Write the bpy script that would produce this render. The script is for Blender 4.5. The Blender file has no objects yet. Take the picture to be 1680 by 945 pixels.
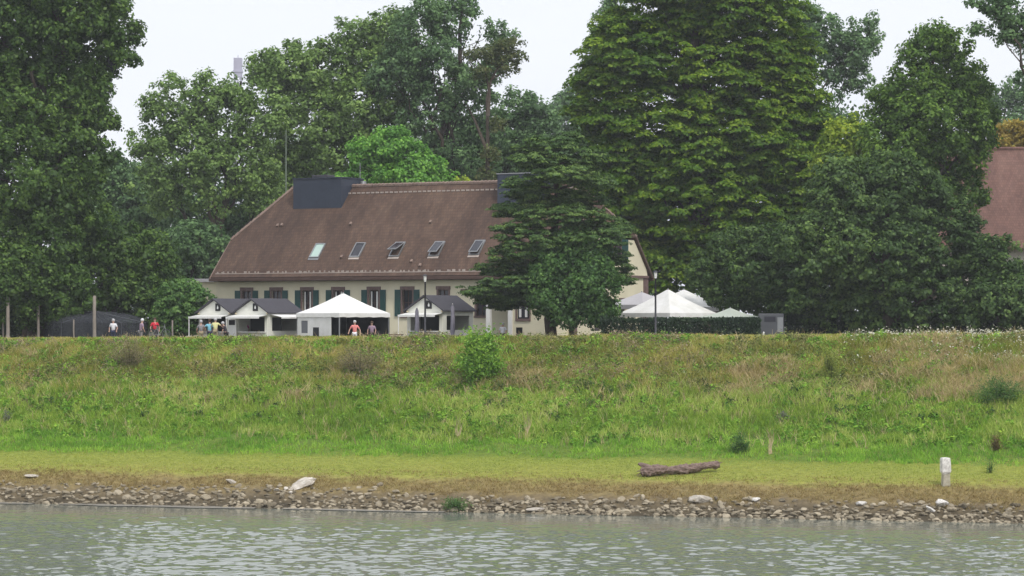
import bpy, math, random
import numpy as np
from mathutils import Vector, Matrix
S = bpy.context.scene
C = S.collection
R = math.radians
F = 4500.0            # focal length in pixels of the 1680 wide photograph
HY = 525.0            # horizon row
CZ = 10.0             # camera height over the water

# ------------------------------------------------------------------ camera, sky, sun, exposure
cam = bpy.data.cameras.new('camera'); co = bpy.data.objects.new('camera', cam); C.objects.link(co)
cam.sensor_width = 36; cam.lens = F / 1680 * 36
co.location = (0, 0, CZ); co.rotation_euler = (R(90) + math.atan((HY - 472.5) / F), 0, 0)
cam.clip_start = 1; cam.clip_end = 6000
S.camera = co
SUN_EL, SUN_AZ = 52, 150          # azimuth clockwise from +Y: behind the camera, from the left
w = bpy.data.worlds.new('World'); S.world = w; w.use_nodes = True
nt = w.node_tree; nt.nodes.clear()
sky = nt.nodes.new('ShaderNodeTexSky'); sky.sky_type = 'NISHITA'; sky.sun_disc = False
sky.sun_elevation = R(SUN_EL); sky.sun_rotation = R(SUN_AZ); sky.dust_density = 4; sky.air_density = 1
mixs = nt.nodes.new('ShaderNodeMix'); mixs.data_type = 'RGBA'; mixs.inputs[0].default_value = 0.90
tc = nt.nodes.new('ShaderNodeTexCoord'); mp = nt.nodes.new('ShaderNodeMapping'); mp.inputs['Scale'].default_value = (1, 1, 3.5)
nz = nt.nodes.new('ShaderNodeTexNoise'); nz.inputs['Scale'].default_value = 2.2; nz.inputs['Detail'].default_value = 5
rp = nt.nodes.new('ShaderNodeValToRGB')
rp.color_ramp.elements[0].position = .3; rp.color_ramp.elements[0].color = (.80, .83, .90, 1)
rp.color_ramp.elements[1].position = .7; rp.color_ramp.elements[1].color = (.91, .93, .97, 1)
sc_ = nt.nodes.new('ShaderNodeVectorMath'); sc_.operation = 'SCALE'; sc_.inputs['Scale'].default_value = 9.3
bg = nt.nodes.new('ShaderNodeBackground'); bg.inputs['Strength'].default_value = 0.1
wo = nt.nodes.new('ShaderNodeOutputWorld')
L = nt.links.new
L(tc.outputs['Generated'], mp.inputs[0]); L(mp.outputs[0], nz.inputs['Vector']); L(nz.outputs[0], rp.inputs[0])
L(rp.outputs[0], sc_.inputs[0]); L(sky.outputs[0], mixs.inputs[6]); L(sc_.outputs[0], mixs.inputs[7])
L(mixs.outputs[2], bg.inputs[0]); L(bg.outputs[0], wo.inputs[0])
sl = bpy.data.lights.new('sun', 'SUN'); sl.energy = 1.5; sl.angle = R(10); sl.color = (1, .95, .87)
so = bpy.data.objects.new('sun', sl); C.objects.link(so)
so.rotation_euler = (R(90 - SUN_EL), 0, R(180 - SUN_AZ) + 0)
S.view_settings.view_transform = 'Standard'; S.view_settings.look = 'None'
S.view_settings.exposure = 0.55; S.view_settings.gamma = 1; S.view_settings.use_curve_mapping = False
S.cycles.max_bounces = 5; S.cycles.diffuse_bounces = 3; S.cycles.glossy_bounces = 2; S.cycles.transparent_max_bounces = 8
S.cycles.transmission_bounces = 2; S.cycles.volume_bounces = 0; S.cycles.use_denoising = True
S.cycles.caustics_reflective = False; S.cycles.caustics_refractive = False

# ------------------------------------------------------------------ helpers
rng = np.random.default_rng(7)
random.seed(5)
def P(px, py, Y): return Vector(((px - 840) / F * Y, Y, CZ + (HY - py) / F * Y))
def tag(o, label=None, cat=None, group=None, kind=None):
    if label: o['label'] = label
    if cat: o['category'] = cat
    if group: o['group'] = group
    if kind: o['kind'] = kind
    return o
def empty(name, loc, rz=0, **k):
    o = bpy.data.objects.new(name, None); C.objects.link(o); o.location = loc; o.rotation_euler = (0, 0, rz)
    o.empty_display_size = .3
    return tag(o, **k)
def copy_tree(o, parent=None):
    c = o.copy(); C.objects.link(c); c.parent = parent
    for ch in list(o.children): copy_tree(ch, c)
    return c
def np_mesh(name, V, Fq, mat, parent=None, attrs=None, smooth=False, nv=4):
    """V (n,3); Fq (m,nv) faces"""
    me = bpy.data.meshes.new(name)
    V = np.asarray(V, np.float32); Fq = np.asarray(Fq, np.int32)
    me.vertices.add(len(V)); me.vertices.foreach_set('co', V.ravel())
    m = len(Fq); me.loops.add(m * nv); me.loops.foreach_set('vertex_index', Fq.ravel())
    me.polygons.add(m); me.polygons.foreach_set('loop_start', np.arange(m, dtype=np.int32) * nv)
    if smooth: me.polygons.foreach_set('use_smooth', np.ones(m, bool))
    me.update(calc_edges=True)
    for an, av in (attrs or {}).items():
        a = me.attributes.new(an, 'FLOAT', 'FACE'); a.data.foreach_set('value', np.asarray(av, np.float32))
    me.materials.append(mat)
    o = bpy.data.objects.new(name, me); C.objects.link(o)
    if parent: o.parent = parent
    return o
class MB:
    def __init__(s): s.v = []; s.f = []
    def quad(s, *p):
        n = len(s.v); s.v += [tuple(q) for q in p]; s.f.append(tuple(range(n, n + len(p)))); return s
    def box(s, x0, x1, y0, y1, z0, z1, M=None, b=0.0):
        n = len(s.v)
        pts = [(x0,y0,z0),(x1,y0,z0),(x1,y1,z0),(x0,y1,z0),(x0,y0,z1),(x1,y0,z1),(x1,y1,z1),(x0,y1,z1)]
        if M: pts = [tuple(M @ Vector(p)) for p in pts]
        s.v += pts
        s.f += [tuple(n + i for i in q) for q in ((0,3,2,1),(4,5,6,7),(0,1,5,4),(1,2,6,5),(2,3,7,6),(3,0,4,7))]
        return s
    def tube(s, pts, rad, n=8, cap=True):
        pts = [Vector(p) for p in pts]; base = len(s.v)
        for i, p in enumerate(pts):
            t = (pts[min(i + 1, len(pts) - 1)] - pts[max(i - 1, 0)]).normalized()
            a = t.cross(Vector((0, 1, 0.13))); a = a.normalized() if a.length > .05 else t.cross(Vector((1, 0, 0))).normalized()
            b = t.cross(a)
            r = rad[i] if hasattr(rad, '__len__') else rad
            for k in range(n):
                an = 2 * math.pi * k / n
                s.v.append(tuple(p + (a * math.cos(an) + b * math.sin(an)) * r))
        for i in range(len(pts) - 1):
            for k in range(n):
                k2 = (k + 1) % n
                s.f.append((base + i*n + k, base + i*n + k2, base + (i+1)*n + k2, base + (i+1)*n + k))
        if cap:
            s.f.append(tuple(base + k for k in range(n)))
            s.f.append(tuple(base + (len(pts) - 1) * n + k for k in range(n - 1, -1, -1)))
        return s
    def ball(s, c, rx, ry=None, rz=None, n=10, m=6):
        ry = ry or rx; rz = rz or rx; base = len(s.v)
        for i in range(m + 1):
            th = math.pi * i / m
            for k in range(n):
                ph = 2 * math.pi * k / n
                s.v.append((c[0] + rx * math.sin(th) * math.cos(ph), c[1] + ry * math.sin(th) * math.sin(ph), c[2] + rz * math.cos(th)))
        for i in range(m):
            for k in range(n):
                k2 = (k + 1) % n
                s.f.append((base + i*n + k, base + (i+1)*n + k, base + (i+1)*n + k2, base + i*n + k2))
        return s
    def build(s, name, mat, parent=None, smooth=False, bevel=0):
        me = bpy.data.meshes.new(name); me.from_pydata(s.v, [], s.f); me.materials.append(mat)
        if smooth:
            for p in me.polygons: p.use_smooth = True
        me.update()
        o = bpy.data.objects.new(name, me); C.objects.link(o)
        if parent: o.parent = parent
        if bevel:
            b = o.modifiers.new('bevel', 'BEVEL'); b.width = bevel; b.segments = 2; b.limit_method = 'ANGLE'
        return o

# value noise in numpy
_tab = rng.random((256, 256))
def vn(x, y, sc=1.0, off=0.0):
    x = np.asarray(x, float) / sc + off + 1000; y = np.asarray(y, float) / sc + off * 1.7 + 1000
    xi = np.floor(x).astype(int); yi = np.floor(y).astype(int); fx = x - xi; fy = y - yi
    fx = fx * fx * (3 - 2 * fx); fy = fy * fy * (3 - 2 * fy)
    g = lambda a, b: _tab[a & 255, b & 255]
    return (g(xi, yi) * (1 - fx) + g(xi + 1, yi) * fx) * (1 - fy) + (g(xi, yi + 1) * (1 - fx) + g(xi + 1, yi + 1) * fx) * fy
def fbm(x, y, sc, off=0.0):
    return (vn(x, y, sc, off) + .5 * vn(x, y, sc / 2.1, off + 9) + .25 * vn(x, y, sc / 4.3, off + 21)) / 1.75

# ------------------------------------------------------------------ materials
def newmat(name):
    m = bpy.data.materials.new(name); m.use_nodes = True; n = m.node_tree; n.nodes.clear()
    out = n.nodes.new('ShaderNodeOutputMaterial'); return m, n, out
def mat(name, col, rough=.7, var=.15, scale=3.0, spec=.3, metal=0, bump=0, stretch=(1, 1, 1), col2=None):
    m, n, out = newmat(name)
    b = n.nodes.new('ShaderNodeBsdfPrincipled'); b.inputs['Roughness'].default_value = rough
    b.inputs['Specular IOR Level'].default_value = spec; b.inputs['Metallic'].default_value = metal
    t = n.nodes.new('ShaderNodeTexCoord'); mp = n.nodes.new('ShaderNodeMapping'); mp.inputs['Scale'].default_value = stretch
    z = n.nodes.new('ShaderNodeTexNoise'); z.inputs['Scale'].default_value = scale; z.inputs['Detail'].default_value = 6; z.inputs['Roughness'].default_value = .65
    r = n.nodes.new('ShaderNodeValToRGB'); e = r.color_ramp.elements
    e[0].position = .32; e[1].position = .68
    c2 = col2 or [min(1, c * (1 + var)) for c in col]
    c1 = [c * (1 - var) for c in col] if not col2 else col
    e[0].color = (*c1, 1); e[1].color = (*c2, 1)
    lk = n.links.new
    lk(t.outputs['Object'], mp.inputs[0]); lk(mp.outputs[0], z.inputs['Vector']); lk(z.outputs[0], r.inputs[0]); lk(r.outputs[0], b.inputs['Base Color'])
    if bump:
        bp = n.nodes.new('ShaderNodeBump'); bp.inputs['Strength'].default_value = bump; bp.inputs['Distance'].default_value = .05
        lk(z.outputs[0], bp.inputs['Height']); lk(bp.outputs[0], b.inputs['Normal'])
    lk(b.outputs[0], out.inputs[0]); return m
def leafmat(name, stops, trans=.36, gloss=.12):
    """stops: three colours from the darker leaf to the paler leaf; per clump and per leaf variation"""
    m, n, out = newmat(name); lk = n.links.new
    a = n.nodes.new('ShaderNodeAttribute'); a.attribute_name = 'cv'
    c = n.nodes.new('ShaderNodeAttribute'); c.attribute_name = 'lv'
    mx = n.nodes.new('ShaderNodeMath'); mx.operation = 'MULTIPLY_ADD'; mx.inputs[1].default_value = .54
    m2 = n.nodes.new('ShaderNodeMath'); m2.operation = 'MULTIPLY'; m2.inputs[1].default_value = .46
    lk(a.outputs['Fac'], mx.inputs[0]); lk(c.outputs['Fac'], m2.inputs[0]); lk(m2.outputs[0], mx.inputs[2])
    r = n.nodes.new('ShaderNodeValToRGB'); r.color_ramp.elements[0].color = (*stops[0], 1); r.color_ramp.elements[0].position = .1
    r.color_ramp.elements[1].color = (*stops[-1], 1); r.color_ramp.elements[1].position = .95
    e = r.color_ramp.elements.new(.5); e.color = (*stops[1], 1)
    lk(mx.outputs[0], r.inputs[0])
    d = n.nodes.new('ShaderNodeBsdfDiffuse'); t = n.nodes.new('ShaderNodeBsdfTranslucent'); g = n.nodes.new('ShaderNodeBsdfGlossy')
    g.inputs['Roughness'].default_value = .45; g.inputs['Color'].default_value = (.8, .85, .9, 1)
    s1 = n.nodes.new('ShaderNodeMixShader'); s1.inputs[0].default_value = trans
    s2 = n.nodes.new('ShaderNodeMixShader'); s2.inputs[0].default_value = gloss * .12
    lk(r.outputs[0], d.inputs[0]); lk(r.outputs[0], t.inputs[0])
    lk(d.outputs[0], s1.inputs[1]); lk(t.outputs[0], s1.inputs[2]); lk(s1.outputs[0], s2.inputs[1]); lk(g.outputs[0], s2.inputs[2])
    lk(s2.outputs[0], out.inputs[0]); return m

M = {}
M['bark'] = mat('bark', (.07, .055, .042), .9, .4, 6, bump=.5, stretch=(3, 3, .6))
M['pale_bark'] = mat('pale_bark', (.16, .14, .115), .9, .35, 6, bump=.5, stretch=(3, 3, .6))
M['plaster'] = mat('plaster', (.74, .69, .52), .9, .07, .6, spec=.1)
M['stone_trim'] = mat('stone_trim', (.17, .115, .105), .85, .2, 4)
M['shutter'] = mat('shutter_paint', (.022, .075, .072), .6, .15, 2)
M['glass'] = mat('dark_glass', (.02, .02, .03), .08, .1, 1, spec=.6)
M['milky'] = mat('milky_blind', (.42, .55, .50), .3, .05, 1)
M['white'] = mat('white_paint', (.78, .78, .76), .6, .04, 1)
M['fabric'] = mat('white_tarpaulin', (.70, .70, .68), .6, .03, .9, spec=.2)
M['fabric'] = mat('white_tarpaulin', (.66, .66, .63), .6, .03, 1.1, spec=.2, col2=(.82, .82, .81))
M['greyfab'] = mat('grey_tarpaulin', (.46, .45, .47), .7, .05, .7, spec=.2)
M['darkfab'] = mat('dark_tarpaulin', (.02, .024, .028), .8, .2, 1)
M['slate'] = mat('slate_cladding', (.040, .050, .075), .5, .12, 1.5)
M['felt'] = mat('bitumen_felt', (.060, .058, .070), .85, .12, 3)
M['metal'] = mat('grey_metal', (.30, .31, .32), .45, .1, 2, metal=.6)
M['dark_metal'] = mat('dark_metal', (.045, .045, .055), .5, .1, 2)
M['wood'] = mat('old_wood', (.25, .22, .19), .9, .3, 5, stretch=(4, 4, .5))
M['brown'] = mat('brown_wood', (.09, .055, .045), .8, .2, 3)
M['skin'] = mat('skin', (.50, .32, .25), .6, .05, 5)
M['concrete'] = mat('concrete', (.42, .41, .38), .9, .15, 3, bump=.2)

def tilemat(name, a, b, c):
    m, n, out = newmat(name); lk = n.links.new
    t = n.nodes.new('ShaderNodeTexCoord')
    def noise(s, st, d=5):
        mp = n.nodes.new('ShaderNodeMapping'); mp.inputs['Scale'].default_value = st
        z = n.nodes.new('ShaderNodeTexNoise'); z.inputs['Scale'].default_value = s; z.inputs['Detail'].default_value = d; z.inputs['Roughness'].default_value = .6
        lk(t.outputs['Object'], mp.inputs[0]); lk(mp.outputs[0], z.inputs['Vector']); return z
    z1 = noise(.28, (1, .5, .5)); z2 = noise(5, (1, 1, 1), 3); z3 = noise(1.1, (1.3, .35, .35))
    r = n.nodes.new('ShaderNodeValToRGB'); r.color_ramp.elements[0].color = (*a, 1); r.color_ramp.elements[0].position = .3
    r.color_ramp.elements[1].color = (*c, 1); r.color_ramp.elements[1].position = .72
    e = r.color_ramp.elements.new(.5); e.color = (*b, 1)
    ad = n.nodes.new('ShaderNodeMath'); ad.operation = 'MULTIPLY_ADD'; ad.inputs[1].default_value = .5
    hf = n.nodes.new('ShaderNodeMath'); hf.operation = 'MULTIPLY'; hf.inputs[1].default_value = .5
    lk(z1.outputs[0], ad.inputs[0]); lk(z3.outputs[0], hf.inputs[0]); lk(hf.outputs[0], ad.inputs[2])
    lk(ad.outputs[0], r.inputs[0])
    # single tiles: brick texture in the roof plane, coursing along z
    sp = n.nodes.new('ShaderNodeSeparateXYZ'); cb = n.nodes.new('ShaderNodeCombineXYZ')
    lk(t.outputs['Object'], sp.inputs[0]); lk(sp.outputs[0], cb.inputs[0]); lk(sp.outputs[2], cb.inputs[1])
    br = n.nodes.new('ShaderNodeTexBrick'); br.inputs['Scale'].default_value = 1; br.inputs['Brick Width'].default_value = .2; br.inputs['Row Height'].default_value = .22
    br.inputs['Mortar Size'].default_value = .012
    br.inputs['Color1'].default_value = (.78, .78, .78, 1); br.inputs['Color2'].default_value = (1.18, 1.12, 1.08, 1); br.inputs['Mortar'].default_value = (.55, .55, .55, 1)
    lk(cb.outputs[0], br.inputs['Vector'])
    mu = n.nodes.new('ShaderNodeMix'); mu.data_type = 'RGBA'; mu.blend_type = 'MULTIPLY'; mu.inputs[0].default_value = .75
    lk(r.outputs[0], mu.inputs[6]); lk(br.outputs['Color'], mu.inputs[7])
    b_ = n.nodes.new('ShaderNodeBsdfPrincipled'); b_.inputs['Roughness'].default_value = .85; b_.inputs['Specular IOR Level'].default_value = .2
    bp = n.nodes.new('ShaderNodeBump'); bp.inputs['Strength'].default_value = .5; bp.inputs['Distance'].default_value = .04
    lk(z2.outputs[0], bp.inputs['Height']); lk(bp.outputs[0], b_.inputs['Normal'])
    lk(mu.outputs[2], b_.inputs['Base Color']); lk(b_.outputs[0], out.inputs[0]); return m
M['tiles'] = tilemat('brown_tiles', (.052, .036, .031), (.100, .065, .050), (.160, .108, .080))
M['redtiles'] = tilemat('red_tiles', (.115, .068, .058), (.165, .095, .080), (.23, .14, .115))

# ------------------------------------------------------------------ terrain
SY = 142.1; NX, NY = .272, .962
def sd(x, y): return (NY * x - NX * (y - SY), NX * x + NY * (y - SY))      # along the bank, away from the water
def xy(s, d): return (NY * s + NX * d, SY - NX * s + NY * d)
PD = [-4000, -150, -146, -125, -118, -8, -2.2, 0, 1.7, 4.5, 10, 12.5, 18, 27, 30, 31.5, 34.5, 38.5, 60, 200, 4000]
PZ = [8.3, 8.4, 8.4, 1.0, -1.5, -1.5, -.45, 0, .88, 1.62, 2.5, 3.28, 5.50, 8.66, 8.92, 9.00, 9.00, 8.25, 8.2, 8.0, 6]
def zground(s, d):
    s = np.asarray(s, float); d = np.asarray(d, float)
    dm = d + .55 * (fbm(s, s * 0, 5.0, 3) - .5) * np.clip(1 - d / 8, 0, 1) * (d > -10)
    z = np.interp(dm, PD, PZ)
    k = np.clip((d - 12) / 14, 0, 1) * np.clip((38 - d) / 5, 0, 1)
    z = z + k * .0062 * np.clip(s, -60, 60)
    amp = np.interp(d, [-9, 0, 2, 5, 9, 13, 26, 30, 34, 40], [0, .06, .12, .05, .06, .32, .32, .08, .02, .02])
    z = z + amp * (fbm(s, d, 2.2, 1) - .5) * 2 * (np.abs(s) < 80)
    return z
def gz(x, y):
    s, d = sd(x, y); return float(zground(s, d))
def onground(px, py):
    """where the sight line through a photograph pixel meets the ground"""
    for i in range(1100, 2600):
        Y = i / 10; p = P(px, py, Y)
        if p.z <= gz(p.x, p.y): return Vector((p.x, p.y, gz(p.x, p.y)))
    return P(px, py, 200)
def span(a, b, st): return list(np.arange(a, b, st))
sg = np.array([-3500, -1500, -700, -350, -200, -120, -80] + span(-60, -36, 2) + span(-36, 36, .25) + span(36, 60, 2) + [60, 80, 120, 200, 350, 700, 1500, 3500])
dg = np.array([-4000, -400, -150, -146, -140, -132, -125, -118, -60, -20, -8, -4] + span(-2.4, 40, .25) + span(40, 62, 2) + [62, 70, 80, 100, 130, 200, 400, 900, 2000, 4000])
SS, DD = np.meshgrid(sg, dg, indexing='ij'); ZZ = zground(SS, DD)
XX = NY * SS + NX * DD; YY = SY - NX * SS + NY * DD
ni, nj = SS.shape; idx = np.arange(ni * nj).reshape(ni, nj)
FQ = np.stack([idx[:-1, :-1], idx[1:, :-1], idx[1:, 1:], idx[:-1, 1:]], -1).reshape(-1, 4)
m, n, out = newmat('ground'); lk = n.links.new
g = n.nodes.new('ShaderNodeNewGeometry'); dot = n.nodes.new('ShaderNodeVectorMath'); dot.operation = 'DOT_PRODUCT'; dot.inputs[1].default_value = (NX, NY, 0)
lk(g.outputs['Position'], dot.inputs[0])
def nse(scale, det=5):
    z = n.nodes.new('ShaderNodeTexNoise'); z.inputs['Scale'].default_value = scale; z.inputs['Detail'].default_value = det; z.inputs['Roughness'].default_value = .65
    lk(g.outputs['Position'], z.inputs['Vector']); return z
zA = nse(.55); zB = nse(3.5, 6)
ma = n.nodes.new('ShaderNodeMath'); ma.operation = 'MULTIPLY_ADD'; ma.inputs[1].default_value = 3.2; lk(zA.outputs[0], ma.inputs[0]); lk(dot.outputs['Value'], ma.inputs[2])
mr = n.nodes.new('ShaderNodeMapRange'); mr.inputs[1].default_value = NY * SY + 1.6; mr.inputs[2].default_value = NY * SY + 1.6 + 44
lk(ma.outputs[0], mr.inputs[0])
r = n.nodes.new('ShaderNodeValToRGB'); cr = r.color_ramp
GS = [(0, (.07, .06, .045)), (1.3, (.16, .13, .085)), (1.9, (.22, .175, .09)), (3.5, (.25, .205, .09)), (4.6, (.26, .275, .07)), (8.6, (.22, .27, .055)), (10, (.12, .20, .035)),
      (14, (.10, .15, .035)), (19, (.13, .14, .045)), (28, (.16, .165, .055)), (30.5, (.20, .20, .07)), (33, (.24, .22, .12)), (36, (.09, .09, .05)), (43, (.07, .07, .045))]
for i, (dd, cc) in enumerate(GS):
    if i < 2: e = cr.elements[i]; e.position = dd / 44
    else: e = cr.elements.new(dd / 44)
    e.color = (*cc, 1)
lk(mr.outputs[0], r.inputs[0])
rb = n.nodes.new('ShaderNodeValToRGB'); rb.color_ramp.elements[0].position = .3; rb.color_ramp.elements[0].color = (.62, .62, .6, 1); rb.color_ramp.elements[1].position = .7; rb.color_ramp.elements[1].color = (1.25, 1.2, 1.1, 1)
lk(zB.outputs[0], rb.inputs[0])
mu = n.nodes.new('ShaderNodeMix'); mu.data_type = 'RGBA'; mu.blend_type = 'MULTIPLY'; mu.inputs[0].default_value = 1
lk(r.outputs[0], mu.inputs[6]); lk(rb.outputs[0], mu.inputs[7])
b = n.nodes.new('ShaderNodeBsdfPrincipled'); b.inputs['Roughness'].default_value = .95; b.inputs['Specular IOR Level'].default_value = .1
bp = n.nodes.new('ShaderNodeBump'); bp.inputs['Strength'].default_value = .6; bp.inputs['Distance'].default_value = .08; lk(zB.outputs[0], bp.inputs['Height']); lk(bp.outputs[0], b.inputs['Normal'])
lk(mu.outputs[2], b.inputs['Base Color']); lk(b.outputs[0], out.inputs[0]); M['ground'] = m
o = np_mesh('ground', np.stack([XX, YY, ZZ], -1).reshape(-1, 3), FQ, M['ground'], smooth=True); tag(o, kind='structure')

# water: ripples are real geometry in the visible reach
m, n, out = newmat('river_water'); lk = n.links.new
b = n.nodes.new('ShaderNodeBsdfPrincipled'); b.inputs['Base Color'].default_value = (.19, .21, .18, 1); b.inputs['Roughness'].default_value = .04; b.inputs['IOR'].default_value = 1.5
g = n.nodes.new('ShaderNodeNewGeometry'); z = n.nodes.new('ShaderNodeTexNoise'); z.inputs['Scale'].default_value = 3.2; z.inputs['Detail'].default_value = 3
lk(g.outputs['Position'], z.inputs['Vector']); bp = n.nodes.new('ShaderNodeBump'); bp.inputs['Strength'].default_value = .3; bp.inputs['Distance'].default_value = .02
lk(z.outputs[0], bp.inputs['Height']); lk(bp.outputs[0], b.inputs['Normal']); lk(b.outputs[0], out.inputs[0]); M['water'] = m
wx = np.array([-3500, -900, -300, -100, -60] + span(-40, 40, .11) + [40, 60, 100, 300, 900, 3500]); wd = np.array([-124, -118, -100, -80, -60, -50] + span(-44, 0, .11) + [0, .5, 1.5])
A, B = np.meshgrid(wx, wd, indexing='ij'); WX = NY * A + NX * B; WY = SY - NX * A + NY * B; H = np.zeros_like(A)
wr = np.random.default_rng(3)
for i in range(70):
    lam = wr.uniform(.32, 1.0) if i < 58 else wr.uniform(1.0, 2.4); th = wr.normal(0, .75) + math.pi / 2 + .15; k = 2 * math.pi / lam
    H += (lam * .0043 * wr.uniform(.4, 1)) * np.sin(k * (WX * math.cos(th) + WY * math.sin(th)) + wr.uniform(0, 6.28) + 1.3 * vn(WX, WY, 6, i))
calm = np.clip((-B - 1) / 13, .08, 1.15) * (.65 + .7 * fbm(WX, WY * .5, 12, 4)) * (np.abs(A) < 39) * (B > -44)
H *= calm
ni, nj = A.shape; idx = np.arange(ni * nj).reshape(ni, nj)
FQ = np.stack([idx[:-1, :-1], idx[1:, :-1], idx[1:, 1:], idx[:-1, 1:]], -1).reshape(-1, 4)
o = np_mesh('river_water', np.stack([WX, WY, H], -1).reshape(-1, 3), FQ, M['water'], smooth=True); tag(o, kind='structure')

# pale silt strip along the water's edge on the left
b = MB(); prev = None
for i in range(80):
    s = -38 + i * .5; wdt = .55 * max(0, min(1, (2 - s) / 16)) * (max(0, 1.9 * float(fbm(s, 0, 2.2)) - .45))
    d0 = -float(.55 * (fbm(s, 0, 5., 3) - .5))
    cur = [(*xy(s, d0 - wdt - .5), .025), (*xy(s, d0 + .1), .05)]
    if wdt < .06 or s > -3: prev = None; continue
    if prev: b.quad(prev[0], cur[0], cur[1], prev[1])
    prev = cur
M['silt'] = mat('silt', (.20, .185, .155), .5, .2, 2)
tag(b.build('mud_strip', M['silt']), kind='structure')

# ------------------------------------------------------------------ foliage
def unit(n, r=rng):
    v = r.normal(size=(n, 3)); return v / np.linalg.norm(v, axis=1)[:, None]
def leaves(cent, nrm, size, aspect, cv, lv, name, mat_, parent, rg):
    """rhombic leaf faces"""
    n = len(cent); a = unit(n, rg); a -= nrm * (a * nrm).sum(1)[:, None]; a /= np.linalg.norm(a, axis=1)[:, None] + 1e-9
    b = np.cross(nrm, a); s = size[:, None]
    V = np.stack([cent - a * s * .5, cent + b * s * .5 * aspect - nrm * s * .07, cent + a * s * .5 - nrm * s * .12, cent - b * s * .5 * aspect - nrm * s * .07], 1).reshape(-1, 3)
    return np_mesh(name, V, np.arange(4 * n).reshape(n, 4), mat_, parent, {'cv': cv, 'lv': lv})
def crown(name, lobes, mat_, parent, cl=.8, per=70, leaf=.22, dens=1.0, flat=.8, feather=.25, droop=0, gap=.0, origin=(0, 0, 0), seed=1, back=.6, shade=0, up=.4, aspect=.7, inner=.25, fill=2.0, layered=False):
    """lobes: (x, y, z, rx, ry, rz) world ellipsoids; leaves sit in sprays (clumps) over each lobe's surface and within"""
    rg = np.random.default_rng(seed); cs = []; rs = []; outw = []
    for (x, y, z, rx, ry, rz) in lobes:
        area = 4 * math.pi * (((rx * ry) ** 1.6 + (rx * rz) ** 1.6 + (ry * rz) ** 1.6) / 3) ** (1 / 1.6)
        n = max(4, int(area / (cl * cl * 1.0) * dens))
        u = unit(n, rg)
        keep = (u[:, 1] < .25) | (rg.random(n) < back); u = u[keep]; n = len(u)
        rad = rg.uniform(.80, 1.02, n); f = rg.random(n) < feather; rad[f] = rg.uniform(1.0, 1.15, f.sum())
        ii = rg.random(n) < inner; rad[ii] = rg.uniform(.45, .8, ii.sum())
        bumpy = .86 + .28 * vn(u[:, 0] * 3 + x, u[:, 2] * 3 + u[:, 1] * 2 + z, 1, seed)
        c = np.array([x, y, z]) + u * rad[:, None] * bumpy[:, None] * np.array([rx, ry, rz])
        if gap:
            k = vn(c[:, 0], c[:, 2], cl * 2.6, seed * 3.1) > gap; c = c[k]; u = u[k]; f = f[k]; n = len(u)
        cs.append(c); rs.append(cl * rg.uniform(.55, 1.15, n) * np.where(f, .7, 1)); outw.append(u)
    c = np.concatenate(cs); rr = np.concatenate(rs); ow = np.concatenate(outw)
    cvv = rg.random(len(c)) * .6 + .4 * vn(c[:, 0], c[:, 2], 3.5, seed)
    k = (per * 1.25 * (rr / cl) ** 1.5).astype(int) + 6; ci = np.repeat(np.arange(len(c)), k); n = len(ci)
    q = unit(n, rg)
    if layered: q[:, 2] = np.abs(q[:, 2]) * .9 - .25
    rad = rg.random(n) ** .45
    off = q * (rad * rr[ci])[:, None]; off[:, 2] *= flat
    if droop: off[:, 2] -= droop * (off[:, 0] ** 2 + off[:, 1] ** 2) / rr[ci]
    cen = c[ci] + off
    nr = q * .6 + np.array([0, 0, up]) + ow[ci] * .35 + rg.normal(size=(n, 3)) * .38; nr /= np.linalg.norm(nr, axis=1)[:, None]
    sz = leaf * 1.15 * rg.uniform(.6, 1.35, n)
    cvl = cvv[ci]
    # leaves of the inner crown, larger sprays seen as one, crown shade put into their darker colour
    for (x, y, z, rx, ry, rz) in (lobes if fill else []):
        m_ = int(fill * rx * rz * 9 / leaf ** .5); uu = unit(m_, rg) * (rg.random(m_) ** .4 * .82)[:, None]
        cen = np.concatenate([cen, np.array([x, y, z]) + uu * np.array([rx, ry * .8, rz])])
        q2 = rg.normal(size=(m_, 3)) + np.array([0, -.3, .3]); q2 /= np.linalg.norm(q2, axis=1)[:, None]; nr = np.concatenate([nr, q2])
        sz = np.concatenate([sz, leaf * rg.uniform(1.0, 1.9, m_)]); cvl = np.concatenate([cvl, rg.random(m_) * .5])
    n = len(cen)
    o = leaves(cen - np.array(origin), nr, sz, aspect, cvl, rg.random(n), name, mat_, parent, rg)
    crown.total += n
    return o
crown.total = 0
def limb_path(a, b, n=7, wob=.35, rg=random):
    a = Vector(a); b = Vector(b); L_ = (b - a).length; pts = []
    for i in range(n):
        t = i / (n - 1); p = a.lerp(b, t)
        p += Vector((rg.uniform(-1, 1), rg.uniform(-1, 1), rg.uniform(-.4, .4))) * wob * L_ * .12 * math.sin(math.pi * min(1, t + .1))
        p.z += .10 * L_ * math.sin(math.pi * t) * (.6 if b.z > a.z else 0)
        pts.append(p)
    return pts
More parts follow.
